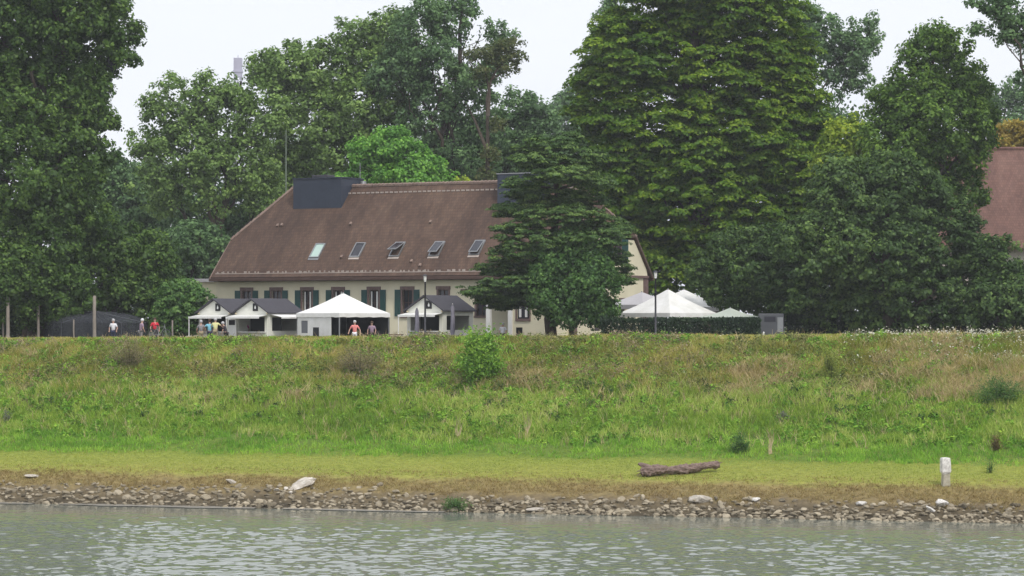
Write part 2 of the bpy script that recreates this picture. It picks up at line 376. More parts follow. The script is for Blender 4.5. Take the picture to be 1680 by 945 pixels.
def trunk_mb(base, top, r, targets, wob=.3, seed=1):
    """tapered trunk and limbs reaching towards the lobes"""
    rg = random.Random(seed); mb = MB(); pts = limb_path(base, top, 9, wob, rg)
    mb.tube(pts, [r * (1.25 if i == 0 else 1) * (1 - .82 * i / 8) for i in range(9)], 10)
    for (x, y, z, s) in targets:
        zz = max(.15, min(.85, (z - base[2]) / (top[2] - base[2]) * .6)); k = int(zz * 8)
        a = pts[k]; r0 = r * (1 - .82 * k / 8) * .55
        lp = limb_path(a, (x, y, z), 7, .9, rg)
        mb.tube(lp, [r0 * (1 - .85 * i / 6) for i in range(7)], 7)
        for j in range(3):
            st = lp[rg.randint(3, 5)]; e = Vector((x, y, z)) + Vector((rg.uniform(-1, 1), rg.uniform(-1, 1), rg.uniform(-.3, 1))) * s * .9
            mb.tube(limb_path(st, e, 5, .9, rg), [r0 * .35 * (1 - .8 * i / 4) for i in range(5)], 5)
    return mb
def tree(kind, label, cat, Y, lob, cm, trunk=None, dr=.8, bark='bark', r=.4, group=None, nlimb=6, seed=1, gzv=8.2, dy=0, jit=.35, **k):
    """lob: (px, py, rpx, rpy[, dY]) blobs measured on the photograph, each placed at its own distance"""
    rg = random.Random(seed * 7 + 1); L_ = []
    for l in lob:
        y = Y + (l[4] if len(l) > 4 else 0) + rg.uniform(-jit, jit) * l[2] / F * Y; p = P(l[0], l[1], y); rx = l[2] / F * y; rz = l[3] / F * y
        L_.append((p.x, p.y, p.z, rx, max(rx, rz * .7) * dr, rz))
    tx = trunk if trunk else lob[0][0]; base = P(tx, 0, Y); base.z = gzv
    t = empty(kind, base, label=label, cat=cat, group=group)
    zt = max(q[2] + q[5] * .6 for q in L_); hi = max(L_, key=lambda q: q[2])
    top = Vector((hi[0], hi[1], zt)) - base
    tg = [(q[0] - base.x, q[1] - base.y, q[2] - base.z, min(q[3], q[5])) for q in sorted(L_, key=lambda q: -q[3] * q[5])[:nlimb]]
    trunk_mb((0, 0, -.3), top, r, tg, seed=seed).build('trunk', M[bark], t, smooth=True)
    crown('crown', L_, cm, t, origin=base, seed=seed, **k)
    return t

LM = {  # pale stops raised so clumps look lit; leaf colour carries that light
 'dark': leafmat('leaf_dark_green', [(0.029, 0.062, 0.015), (0.073, 0.144, 0.028), (0.221, 0.354, 0.071)]),
 'blue': leafmat('leaf_blue_green', [(0.051, 0.102, 0.042), (0.112, 0.209, 0.079), (0.304, 0.480, 0.186)]),
 'olive': leafmat('leaf_olive', [(0.074, 0.130, 0.035), (0.163, 0.273, 0.068), (0.417, 0.593, 0.164)]),
 'chest': leafmat('leaf_chestnut', [(.042, .110, .010), (.105, .210, .016), (.30, .42, .030)]),
 'lime': leafmat('leaf_lime', [(0.057, 0.156, 0.026), (0.146, 0.348, 0.058), (0.373, 0.691, 0.111)]),
 'yellow': leafmat('leaf_yellow', [(0.127, 0.225, 0.025), (0.286, 0.406, 0.043), (0.593, 0.674, 0.073)]),
 'pine': leafmat('pine_needles', [(0.029, 0.065, 0.019), (0.074, 0.139, 0.038), (0.204, 0.307, 0.068)], trans=.1),
 'hedge': leafmat('leaf_hedge', [(.016, .034, .018), (.026, .054, .025), (.05, .085, .032)]),
 'shrub': leafmat('leaf_shrub', [(0.039, 0.093, 0.028), (0.091, 0.197, 0.048), (0.255, 0.428, 0.110)]),
 'rust': leafmat('leaf_rust', [(0.100, 0.070, 0.030), (0.202, 0.134, 0.056), (0.270, 0.243, 0.081)]),
}
M['hedgeball'] = mat('mistletoe', (.012, .016, .022), .9, .2, 3)
M['plaster2'] = mat('pale_plaster', (.62, .57, .50), .9, .06, .6, spec=.1)
M['tower'] = mat('tower_haze_tint', (.42, .41, .52), .7, .08, .3)  # distance haze put into the colour, pale and bluish violet
M['_'] = None
M['mast'] = mat('green_mast', (.16, .20, .15), .6, .1, 2)
M['stallwall'] = mat('stall_boarding', (.74, .74, .67), .75, .06, 2, stretch=(1, 1, 6))
M['black'] = mat('black_paint', (.015, .015, .018), .5, .1, 2)
M['maroon'] = mat('maroon_sign', (.14, .02, .03), .5, .1, 2)
M['greenfab'] = mat('greenish_tarpaulin', (.45, .50, .44), .7, .05, .7)
M['greyglass'] = mat('clear_film_window', (.16, .17, .19), .25, .1, 1)
M['lilac'] = mat('lilac_cover', (.21, .20, .245), .8, .1, 3)
M['trailer'] = mat('dull_grey_paint', (.09, .095, .105), .5, .12, 1)
M['lampwarm'] = mat('lamp_glass', (.75, .65, .45), .3, .05, 1)
M['white_stone'] = mat('whitewashed_stone', (.42, .40, .37), .85, .25, 5, bump=.5, col2=(.84, .82, .79))
M['dry'] = mat('dead_wood', (.17, .125, .105), .9, .4, 5, stretch=(1, 4, 4), bump=.8, col2=(.36, .30, .27))
m, n, out = newmat('mesh_net'); lk = n.links.new
tr = n.nodes.new('ShaderNodeBsdfTransparent'); df = n.nodes.new('ShaderNodeBsdfDiffuse'); df.inputs[0].default_value = (.06, .065, .075, 1)
mx = n.nodes.new('ShaderNodeMixShader'); mx.inputs[0].default_value = .62; lk(tr.outputs[0], mx.inputs[1]); lk(df.outputs[0], mx.inputs[2]); lk(mx.outputs[0], out.inputs[0]); M['net'] = m
LM['olive2'] = leafmat('leaf_fresh_green', [(0.041, 0.091, 0.017), (0.102, 0.197, 0.032), (0.282, 0.447, 0.069)])
LM['dark2'] = leafmat('leaf_thicket', [(0.030, 0.063, 0.018), (0.071, 0.133, 0.037), (0.213, 0.330, 0.082)])
LM['autumn'] = leafmat('leaf_autumn', [(0.190, 0.154, 0.027), (0.358, 0.265, 0.046), (0.542, 0.458, 0.094)])
LM['russet'] = leafmat('leaf_russet', [(.07, .10, .035), (.12, .16, .05), (.20, .19, .07)])
# ------------------------------------------------------------------ trees
BG = 'trees behind the inn'
FG = 'trees along the dike'
# big poplar on the left edge
tree('poplar_tree', 'huge dark poplar filling the left edge, its leafy boughs reaching out against the sky', 'tree', 195,
     [(30, 60, 90, 90), (110, 30, 70, 60), (150, 80, 55, 45, 1), (60, 170, 110, 90), (140, 160, 45, 55, 1), (195, 55, 38, 24, 1), (205, 92, 28, 16, 1), (30, 290, 120, 90), (120, 250, 65, 70), (-50, 150, 90, 140),
      (100, 340, 70, 60), (172, 118, 18, 16, 1), (160, 200, 32, 24, 1), (150, 230, 28, 30, 1), (-10, 20, 80, 60), (100, -30, 90, 50), (180, 15, 30, 22, 1), (10, 400, 100, 60), (-60, 320, 80, 120)],
     LM['dark'], trunk=60, r=.6, seed=11, cl=.75, per=62, leaf=.25, dens=1.0, feather=.42, gap=.2, flat=.9, inner=.3, nlimb=12, fill=1.3)
# dark clump in its boughs
b = MB(); q = P(186, 100, 195.3)
for i in range(60):
    u = unit(1)[0] * .45 * random.random() ** .3; v = unit(1)[0] * .3
    b.tube([Vector(q) + Vector(u * [1, 1, 1.5]) - Vector(v), Vector(q) + Vector(u * [1, 1, 1.5]) + Vector(v)], .03, 4)
tag(b.build('mistletoe', M['hedgeball']), 'dark ball of twigs hanging in the outer boughs of the huge left poplar', 'mistletoe')
tree('bushy_tree', 'low dark bushy tree at the foot of the left poplar, cut by the photo edge', 'tree', 192,
     [(20, 450, 75, 60), (70, 420, 60, 60), (-30, 480, 70, 60), (60, 500, 60, 38), (110, 480, 50, 40)], LM['dark'], trunk=40, r=.2, seed=12, cl=.7, per=60, leaf=.22, feather=.15, inner=.35)
tree('bushy_tree', 'rounded dark tree between the left poplar and the food stalls, behind the net tent', 'tree', 197,
     [(185, 410, 62, 50), (235, 430, 50, 50), (160, 460, 62, 55), (220, 490, 70, 50), (265, 480, 40, 50), (140, 400, 40, 40)], LM['dark'], trunk=200, r=.25, seed=13, cl=.7, per=60, leaf=.22, feather=.12, inner=.35)
tree('shrub', 'pale green shrub with arching leaves beside the leftmost food stall', 'shrub', 193,
     [(300, 480, 38, 22), (320, 495, 34, 26), (285, 500, 32, 36), (325, 525, 22, 22), (290, 530, 34, 22)], LM['shrub'], trunk=300, r=.1, seed=14, cl=.5, per=60, leaf=.18, flat=.5, droop=.3)
# middle distance, left
tree('poplar_tree', 'pale green loose poplar rising left of the hazy tower', 'tree', 240,
     [(290, 175, 55, 55), (335, 165, 45, 45), (260, 230, 45, 30), (305, 260, 62, 55), (370, 200, 50, 55), (395, 150, 35, 28), (350, 290, 60, 60), (410, 260, 45, 70), (240, 245, 24, 14), (440, 200, 38, 50), (260, 310, 44, 44), (430, 330, 40, 50)],
     LM['olive'], trunk=350, r=.5, bark='bark', group=BG, seed=21, cl=.95, per=50, leaf=.27, feather=.35, gap=.24, fill=.7, nlimb=9)
tree('poplar_tree', 'blue green tree standing low behind the left end of the brown roof', 'tree', 252,
     [(210, 330, 60, 60), (270, 370, 70, 60), (340, 350, 60, 60), (200, 400, 50, 50), (300, 420, 60, 40), (180, 290, 34, 40), (400, 370, 50, 60)], LM['blue'], trunk=260, r=.4, group=BG, seed=22, cl=1.0, per=48, leaf=.3, feather=.2)
tree('poplar_tree', 'pale leafy shrub tree just left of the roof verge', 'tree', 228,
     [(330, 395, 46, 34), (290, 410, 40, 34), (350, 430, 36, 22), (270, 450, 40, 26), (320, 445, 40, 22)], LM['blue'], trunk=310, r=.2, group=BG, seed=23, cl=.7, per=55, leaf=.24)
# middle group
tree('broad_tree', 'broad olive green tree crowning the grove behind the dark ventilation box', 'tree', 246,
     [(470, 110, 55, 45), (530, 120, 60, 55), (590, 75, 55, 45), (640, 60, 45, 45), (500, 200, 75, 70), (600, 170, 80, 80), (430, 110, 28, 26), (560, 250, 80, 60), (460, 280, 50, 50), (520, 90, 22, 22), (680, 110, 40, 50)],
     LM['olive'], trunk=540, r=.6, group=BG, seed=24, cl=.95, per=56, leaf=.28, feather=.22, gap=.08)
tree('broad_tree', 'tall airy tree with dark stems reaching highest behind the middle of the roof', 'tree', 243,
     [(690, 60, 50, 50), (740, 35, 50, 40), (790, 55, 36, 32), (730, 110, 60, 50), (790, 105, 40, 30), (815, 90, 28, 18), (700, 180, 50, 50), (750, 185, 40, 40), (700, 10, 26, 22), (760, 5, 22, 18), (645, 130, 40, 60), (690, 250, 50, 40), (760, 260, 44, 34), (795, 150, 24, 26), (770, 130, 34, 30), (800, 215, 36, 36), (830, 60, 16, 10)],
     LM['blue'], trunk=715, r=.55, group=BG, seed=25, cl=.85, per=46, leaf=.26, feather=.35, gap=.24, fill=.7, nlimb=12)
# bare limb tree
base = P(803, 0, 238); base.z = 8.2
t = empty('half_bare_tree', base, label='half bare tree with a dark crooked stem and russet leaf tips against the sky', cat='tree', group=BG)
def W(px, py, Y=238): return P(px, py, Y) - base
b = MB()
b.tube([W(800, 540), W(806, 400), W(800, 280), W(800, 200), W(799, 160), W(806, 130), W(816, 112), W(835, 98)], [.26, .22, .19, .16, .13, .10, .07, .03], 8)
b.tube([W(800, 190), W(803, 150), W(797, 118), W(780, 95)], [.2, .13, .09, .03], 6)
b.tube([W(806, 130), W(826, 118), W(845, 110)], [.1, .06, .02], 6)
b.tube([W(800, 250), W(780, 200), W(765, 170)], [.18, .1, .04], 6)
for a_, b_ in (((835, 98), (850, 80)), ((835, 98), (848, 104)), ((816, 112), (830, 88)), ((780, 95), (770, 78)), ((826, 118), (838, 126)), ((797, 118), (790, 104)), ((848, 104), (856, 95))):
    b.tube([W(*a_), W(*b_)], [.04, .015], 4)
b.build('trunk', M['bark'], t, smooth=True)
q = [P(x, y, 238) for x, y in ((822, 78), (840, 72), (800, 85), (845, 96), (780, 88), (832, 110), (790, 118), (812, 96), (806, 250), (812, 205), (796, 285))]
crown('crown', [(p.x, p.y, p.z, .9, .9, .6) for p in q], LM['russet'], t, cl=.6, per=26, leaf=.2, gap=.2, feather=.4, origin=base, seed=26)
tree('bright_maple', 'bright lime green round tree just behind the ridge of the brown roof', 'tree', 222,
     [(635, 245, 38, 32), (612, 275, 36, 30), (672, 262, 34, 28), (650, 300, 60, 30), (705, 280, 26, 22), (594, 248, 20, 18), (735, 298, 20, 14), (690, 300, 40, 26), (655, 225, 18, 14), (560, 297, 24, 10)], LM['lime'], trunk=650, r=.3, seed=27, cl=.7, per=60, leaf=.23, feather=.35, gap=.12, dens=1.1, flat=.8)
tree('sapling', 'small yellow leaved sapling peeping over the ridge right of the lime green tree', 'tree', 219,
     [(758, 298, 10, 8), (748, 303, 9, 6), (766, 303, 8, 6)], LM['yellow'], trunk=758, r=.06, seed=28, cl=.35, per=30, leaf=.2)
tree('broad_tree', 'dark round headed tree between the half bare tree and the great chestnut', 'tree', 250,
     [(850, 180, 40, 34), (880, 200, 34, 34), (840, 230, 44, 40), (880, 260, 50, 50), (820, 280, 46, 40), (790, 240, 34, 30), (730, 285, 40, 25)], LM['blue'], trunk=850, r=.4, group=BG, seed=29, cl=.9, per=50, leaf=.27, feather=.2, gap=.1)
tree('distant_tree', 'faint hazy tree far off between the round headed tree and the chestnut', 'tree', 380,
     [(920, 175, 30, 24), (950, 160, 30, 30), (935, 220, 40, 50), (960, 260, 50, 60), (905, 230, 24, 40)], LM['blue'], trunk=930, r=.5, group=BG, seed=30, cl=1.3, per=36, leaf=.4, gap=.1)
tree('distant_tree', 'faint hazy wood edge far off left of the tower', 'tree', 420,
     [(200, 290, 50, 26), (150, 300, 50, 40), (250, 300, 50, 40), (200, 340, 90, 50)], LM['blue'], trunk=200, r=.5, group=BG, seed=31, cl=1.5, per=32, leaf=.45)
for i, (x, h) in enumerate(((470, 330), (600, 320), (740, 300), (860, 320))):
    tree('distant_tree', 'dark background tree glimpsed behind the grove, ' + ['above the left ventilation box', 'behind the lime green tree', 'below the airy tall tree', 'left of the pine top'][i], 'tree', 285,
         [(x, h, 80, 60), (x - 40, h + 60, 70, 60), (x + 50, h + 40, 70, 60), (x, h - 60, 50, 50)], LM['blue'], r=.5, group=BG, seed=32 + i, cl=1.3, per=40, leaf=.4)
# the great chestnut and neighbours
tree('chestnut_tree', 'great horse chestnut with yellow green drooping leaf tiers towering over the white tents', 'tree', 214,
     [(1100, 20, 90, 60), (1190, 5, 90, 60), (1260, 50, 70, 70), (1015, 55, 42, 45), (1290, 100, 45, 60), (1310, 170, 50, 55), (985, 110, 40, 45), (1040, 90, 75, 65), (1150, 110, 110, 85), (1260, 140, 80, 80), (1010, 170, 60, 60), (1080, 220, 100, 80), (1200, 240, 110, 85), (1300, 230, 75, 65),
      (1350, 245, 50, 45), (1040, 310, 70, 65), (1130, 330, 100, 80), (1240, 340, 100, 80), (1330, 320, 60, 60), (1000, 270, 40, 50), (970, 130, 28, 26), (1015, 350, 50, 60), (1050, 400, 50, 60), (1100, 460, 60, 40), (1280, 400, 70, 60), (960, 200, 30, 40), (1300, 290, 60, 50), (1120, 260, 90, 70), (1090, 420, 70, 50), (1180, 420, 80, 50), (1130, -40, 110, 50), (1230, -30, 70, 40)],
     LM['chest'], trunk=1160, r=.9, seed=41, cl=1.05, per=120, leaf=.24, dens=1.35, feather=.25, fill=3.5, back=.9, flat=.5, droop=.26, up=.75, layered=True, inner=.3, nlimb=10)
tree('poplar_tree', 'grey green poplar showing above the right shoulder of the chestnut', 'tree', 262,
     [(1350, 50, 45, 38), (1395, 80, 40, 34), (1340, 110, 50, 45), (1420, 60, 28, 22), (1390, 140, 36, 36), (1310, 30, 40, 30), (1350, 170, 55, 40), (1310, 90, 40, 40), (1430, 38, 16, 14), (1400, 190, 36, 24)],
     LM['blue'], trunk=1350, r=.5, group=BG, seed=42, cl=.95, per=48, leaf=.28, feather=.35, gap=.2)
tree('poplar_tree', 'grey green poplar tip peeping out left of the chestnut crown', 'tree', 262,
     [(1000, 30, 24, 26), (985, 80, 24, 34), (1020, 60, 26, 40), (1010, 5, 18, 16), (990, 140, 30, 40)], LM['blue'], trunk=1005, r=.4, group=BG, seed=43, cl=.8, per=40, leaf=.26, feather=.4, gap=.24, fill=.7)
tree('maple_tree', 'yellowing maple between the chestnut and the right hand dark tree', 'tree', 206,
     [(1390, 225, 36, 34), (1420, 260, 34, 40), (1370, 270, 40, 40), (1400, 300, 50, 40)], LM['yellow'], trunk=1400, r=.25, seed=44, cl=.7, per=55, leaf=.24)
tree('maple_tree', 'tall rounded tree with a pointed leafy top rising over the right hand thicket', 'tree', 200,
     [(1530, 60, 30, 24), (1560, 75, 34, 26), (1510, 95, 40, 26), (1500, 150, 62, 44), (1570, 140, 55, 40), (1460, 180, 36, 50), (1540, 200, 90, 55), (1600, 190, 34, 45), (1470, 240, 60, 50), (1560, 250, 60, 36), (1612, 228, 22, 22), (1495, 305, 75, 50), (1590, 310, 30, 36)],
     LM['olive2'], trunk=1530, r=.45, seed=45, cl=.75, per=62, leaf=.23, feather=.22, gap=.05)
tree('thicket_tree', 'wide dark low branched tree standing right behind the dike on the right', 'tree', 184,
     [(1400, 330, 80, 60), (1480, 340, 80, 70), (1350, 400, 80, 60), (1440, 420, 100, 70), (1540, 400, 70, 80), (1590, 385, 32, 46), (1330, 480, 60, 50), (1420, 500, 90, 48), (1520, 490, 80, 55), (1600, 470, 60, 60), (1380, 290, 50, 36), (1460, 280, 50, 30)],
     LM['dark2'], trunk=1450, r=.4, seed=46, cl=.75, per=66, leaf=.22, feather=.15, flat=.6, inner=.3)
tree('thicket_tree', 'dark bush at the right edge in front of the far red roofed house', 'tree', 181,
     [(1640, 440, 40, 50), (1660, 490, 45, 50), (1700, 500, 50, 60), (1620, 500, 50, 46), (1630, 415, 16, 26)], LM['dark2'], trunk=1650, r=.2, seed=47, cl=.7, per=62, leaf=.22, feather=.2)
tree('spreading_tree', 'low spreading dark tree overhanging the rightmost white tents', 'tree', 188,
     [(1210, 410, 60, 34), (1260, 400, 50, 34), (1180, 445, 50, 30), (1240, 450, 70, 40), (1290, 440, 50, 40), (1200, 480, 44, 24), (1260, 490, 50, 26), (1300, 500, 44, 40)], LM['dark2'], trunk=1270, r=.28, seed=48, cl=.65, per=62, leaf=.2, feather=.2, flat=.6, droop=.2)
tree('poplar_tree', 'leafy bough of a tall tree hanging into the top right corner', 'tree', 196,
     [(1660, 20, 44, 24), (1620, 8, 30, 16), (1700, 50, 50, 36), (1610, 45, 18, 8), (1740, 120, 60, 90), (1740, 0, 80, 60), (1760, 280, 60, 90), (1650, 60, 24, 12)], LM['blue'], trunk=1760, r=.45, seed=49, cl=.7, per=48, leaf=.22, feather=.4, gap=.2)
tree('distant_tree', 'hazy blue green tree far off above the red roof', 'tree', 340,
     [(1640, 165, 34, 24), (1680, 150, 34, 30), (1600, 150, 26, 24), (1650, 210, 60, 30)], LM['blue'], trunk=1650, r=.5, group=BG, seed=50, cl=1.2, per=36, leaf=.36, gap=.12)
tree('maple_tree', 'orange yellow tree top just above the ridge of the red roof', 'tree', 232,
     [(1660, 220, 30, 22), (1690, 225, 34, 26), (1640, 235, 20, 14)], LM['autumn'], trunk=1670, r=.3, seed=51, cl=.7, per=50, leaf=.24)
tree('poplar_tree', 'dark tree filling the gap behind the chestnut and the right hand thicket', 'tree', 240,
     [(1450, 330, 90, 80), (1560, 330, 60, 60), (1350, 380, 90, 80), (1250, 440, 90, 60), (1480, 440, 120, 80)], LM['blue'], trunk=1440, r=.4, group=BG, seed=52, cl=1.2, per=40, leaf=.36)

# pine in front of the inn
base = P(905, 0, 184); base.z = 8.2
t = empty('pine_tree', base, label='dark layered pine standing in front of the right half of the inn', cat='tree')
tiers = [(905, 238, 40, 16), (885, 262, 46, 14), (950, 258, 44, 16), (920, 285, 60, 16), (860, 300, 30, 12), (975, 300, 40, 14), (890, 320, 60, 16), (950, 330, 50, 16), (855, 345, 50, 13), (920, 355, 70, 18), (1000, 370, 40, 14),
         (850, 375, 40, 13), (880, 395, 60, 18), (970, 395, 60, 18), (850, 415, 46, 14), (1010, 420, 26, 12), (830, 440, 50, 14), (900, 435, 60, 18), (985, 440, 48, 18), (850, 465, 60, 14), (800, 478, 46, 10), (1000, 462, 36, 13),
         (840, 490, 60, 12), (900, 475, 60, 18), (820, 500, 34, 8), (1015, 380, 24, 10), (935, 228, 24, 12), (870, 246, 26, 9)]
L_ = []; tg = []; rr_ = random.Random(4)
for (x, y, a_, c_) in tiers:
    Y = 184 + rr_.uniform(-2.2, 1.2); p = P(x, y, Y); L_.append((p.x, p.y, p.z, a_ / F * Y, a_ / F * Y * .8, c_ / F * Y)); tg.append((p.x - base.x, p.y - base.y, p.z - base.z, .8))
top = P(915, 228, 184) - base
b = MB(); b.tube(limb_path((0, 0, -.3), top, 9, .2, random.Random(2)), [.42 * (1 - .8 * i / 8) for i in range(9)], 10)
for x, y, z, s in tg: b.tube(limb_path((top.x * z / top.z, 0, z - .5), (x, y, z - .1), 5, .6, rr_), [.12, .1, .07, .05, .02], 6)
b.build('trunk', M['bark'], t, smooth=True)
crown('crown', L_, LM['pine'], t, cl=.55, per=70, leaf=.20, dens=1.25, feather=.18, flat=.5, origin=base, seed=61, aspect=.4, inner=.3, up=.8, layered=True)
tree('leafy_shrub_tree', 'upright grey green leafy tree growing in front of the pine by the hedge', 'tree', 181.5,
     [(940, 400, 34, 30), (900, 430, 30, 34), (980, 420, 26, 30), (930, 450, 50, 44), (975, 470, 40, 40), (900, 480, 36, 36), (945, 505, 60, 32), (985, 505, 34, 22)], LM['shrub'], trunk=940, r=.2, seed=62, cl=.6, per=60, leaf=.19, feather=.25, up=.2, flat=1.1)

def hedge(name, label, x0, x1, Y, zb, zt, dep, seed):
    t = empty(name, ((x0 + x1) / 2, Y, zb), label=label, cat='hedge'); rg = np.random.default_rng(seed)
    n = int((x1 - x0) * (zt - zb + dep) * 420); f = rg.random(n)
    p = np.stack([rg.uniform(x0, x1, n), Y + rg.uniform(-dep / 2, dep / 2, n), rg.uniform(zb, zt, n)], 1)
    q = f < .45; p[q, 1] = Y - dep / 2 + rg.normal(0, .06, q.sum()); q = f > .72; p[q, 2] = zt + rg.normal(0, .06, q.sum()) + .14 * (vn(p[q, 0], p[q, 1], 1.1) - .5)
    nr = rg.normal(size=(n, 3)) * .6 + np.array([0, -.4, .5]); nr /= np.linalg.norm(nr, axis=1)[:, None]
    leaves(p - np.array([(x0 + x1) / 2, Y, zb]), nr, rg.uniform(.12, .24, n), .7, vn(p[:, 0], p[:, 2], .6, seed), rg.random(n), 'foliage', LM['hedge'], t, rg)
    b = MB()
    for i in range(int((x1 - x0) / .5)): x = (x0 - x1) / 2 + .25 + i * .5; b.tube([(x, 0, -.1), (x + .05, .05, (zt - zb) * .8)], [.04, .02], 5)
    b.build('stem', M['bark'], t)
    return t
hedge('clipped_hedge', 'long dark clipped hedge in front of the right hand white tents', P(985, 0, 180).x, P(1247, 0, 180).x, 180, 8.2, 10.02, 1.0, 71)
hedge('clipped_hedge', 'dark undergrowth hedge below the wide thicket tree on the right', P(1290, 0, 185.5).x, P(1760, 0, 185.5).x, 185.5, 8.2, 10.3, 1.4, 72)
hedge('clipped_hedge', 'dark undergrowth behind the weathered posts on the far left', P(-60, 0, 199).x, P(235, 0, 199).x, 199, 8.2, 10.4, 1.4, 73)

# far wood behind everything, one mass
rg = np.random.default_rng(99); n_ = 34000
x = rg.uniform(-110, 110, n_); y = 335 + rg.uniform(-6, 10, n_); top = 14.5 + 12 * np.clip((x - 8) / 14, 0, 1) + 8 * fbm(x, x * 0, 14, 3) + 3 * vn(x, x * 0, 3, 8); z = 6 + (top - 6) * rg.random(n_)
nr = rg.normal(size=(n_, 3)) * .6 + np.array([0, -.5, .5]); nr /= np.linalg.norm(nr, axis=1)[:, None]
o = leaves(np.stack([x, y, z], 1), nr, rg.uniform(.5, 1.2, n_), .8, vn(x, z, 3, 2), rg.random(n_), 'distant_wood', LM['blue'], None, rg); o['kind'] = 'stuff'
# ------------------------------------------------------------------ the inn
HA = R(29); HO = Vector((-23.1, 210, 8.2)); HL = 31.2; HW = 13.2; EZ = 5.05; ZH = EZ + 2.95; ZR = EZ + 7.05; VH = 2.76; VR = 6.6
inn = empty('inn', HO, -HA, label='long cream inn with green shutters under a steep brown half hipped roof', cat='house')
def hu(px, v):            # u coordinate on the plane v of the inn seen at column px
    k = (px - 840) / F; c, s_ = math.cos(HA), math.sin(HA)
    # X = HO.x + u c + v s ; Y = HO.y - u s + v c ; X = kY
    return (k * (HO.y + v * c) - HO.x - v * s_) / (c + k * s_)
def hz(py, u, v): Y = HO.y - u * math.sin(HA) + v * math.cos(HA); return CZ + (HY - py) / F * Y - HO.z
def wall_mb(mb, u0, u1, z0, z1, ops, v, th, flip=False):
    """wall with real openings; flip: wall runs along v at fixed u"""
    us = sorted({u0, u1, *[a for o in ops for a in o[:2]]})
    for a, c in zip(us[:-1], us[1:]):
        mid = (a + c) / 2; zs = [(o[2], o[3]) for o in ops if o[0] < mid < o[1]]; z = z0
        for lo, hi in sorted(zs) + [(z1, z1)]:
            if lo > z: mb.box(*((a, c, v, v + th) if not flip else (v, v + th, a, c)), z, lo)
            z = max(z, hi)
wins = [(405, 0), (453.5, 1), (504, 2), (555, 3), (613.5, 4), (668.5, 5), (727.5, 6)]
WV = .55; ops = []; wi = []
for px, i in wins:
    u = hu(px, WV); ops.append((u - .42, u + .42, 2.1, 4.02)); wi.append((u, i))
for px in (790, 850, 905): u = hu(px, WV); ops.append((u - .42, u + .42, 2.1, 4.02)); wi.append((u, 7))
b = MB(); wall_mb(b, .15, HL - .15, 0, EZ - .05, ops, WV, .35)
b.box(.15, .5, WV + .35, HW - .9, 0, EZ - .05); b.box(.15, HL - .15, HW - .9, HW - .55, 0, EZ - .05)
wall_mb(b, WV + .35, HW - .9, 0, EZ - .05, [(8, 9.1, 1.0, 3.2), (4, 5.1, 1, 3.2)], HL - .5, .35, True)
k = (ZR - EZ) / VR
for u0 in (.15, HL - .5):       # gables
    prof = [(WV, EZ - .05), (HW - WV, EZ - .05), (HW - WV - .15, EZ + (WV + .15) * k - .25), (HW - VH - .1, ZH - .25), (VH + .1, ZH - .25), (WV + .15, EZ + (WV + .15) * k - .25)]
    a = [(u0, v, z) for v, z in prof]; c = [(u0 + .35, v, z) for v, z in prof]
    b.quad(*a); b.quad(*c[::-1])
    for i in range(6): j = (i + 1) % 6; b.quad(a[i], c[i], c[j], a[j])
b.build('wall', M['plaster'], inn)
for u, i in wi:
    f = MB(); z0, z1 = 2.1, 4.02
    f.box(u - .56, u - .42, WV - .06, WV + .2, z0, z1); f.box(u + .42, u + .56, WV - .06, WV + .2, z0, z1); f.box(u - .60, u + .60, WV - .09, WV + .2, z1, z1 + .26); f.box(u - .6, u + .6, WV - .1, WV + .2, z0 - .14, z0)
    fo = f.build('window', M['stone_trim'], inn, bevel=.01)
    MB().box(u - .42, u + .42, WV + .16, WV + .2, z0, z1).build('pane', M['glass'], fo)
    g = MB()
    for q in (-.40, -.02, .36): g.box(u + q, u + q + .05, WV + .11, WV + .155, z0, z1)
    for q in (.02, .95, 1.85): g.box(u - .34, u + .36, WV + .115, WV + .15, z0 + q, z0 + q + .05)
    g.build('glazing_bar', M['brown'], fo)
    if i in (2, 3, 4):
        c = MB()
        for q in (-.30, .16): c.box(u + q, u + q + (.10 if q < 0 else .12), WV + .08, WV + .10, z0 + .1, z1 - .1)
        c.build('curtain', M['white'], fo)
    if i < 6:
        for sgn in (-1, 1):
            h = MB(); a = u + sgn * (.57 if sgn > 0 else .57); x0, x1 = sorted((u + sgn * .58, u + sgn * 1.06))
            h.box(x0, x1, WV - .09, WV - .04, z0 - .02, z1 + .02)
            for q in range(14): zz = z0 + .08 + q * .135; h.box(x0 + .07, x1 - .07, WV - .11, WV - .09, zz, zz + .07)
            h.build('shutter', M['shutter'], fo)
# gable window with shutters, moulding, quoins
go = MB(); gu = HL - .147; go.box(gu, gu + .06, 6.9, 8.2, 5.9, 5.75 + 2); 
gw = go.build('window', M['stone_trim'], inn); MB().box(gu + .06, gu + .08, 7.05, 8.05, 6.05, 7.6).build('pane', M['glass'], gw)
for a in (8.25, 5.8): 
    h = MB().box(gu + .0, gu + .06, a, a + 1.05, 5.9, 7.75)
    for q in range(12): h.box(gu + .06, gu + .08, a + .1, a + .95, 6.0 + q * .14, 6.07 + q * .14)
    h.build('shutter', M['shutter'], gw)
MB().box(gu, gu + .12, WV, HW - WV, EZ - .12, EZ + .06).build('moulding', M['stone_trim'], inn)
for a, c in ((HW - WV - .75, HW - WV + .02), (WV - .02, WV + .6)): MB().box(gu, gu + .05, a, c, 0, EZ - .13).build('corner_quoin', M['stone_trim'], inn)
for a in (8, 4):
    gw = MB().box(gu + .0, gu + .05, a - .15, a + 1.25, 3.2, 3.42).build('window', M['stone_trim'], inn); MB().box(gu - .2, gu - .17, a, a + 1.1, 1.0, 3.2).build('pane', M['glass'], gw)
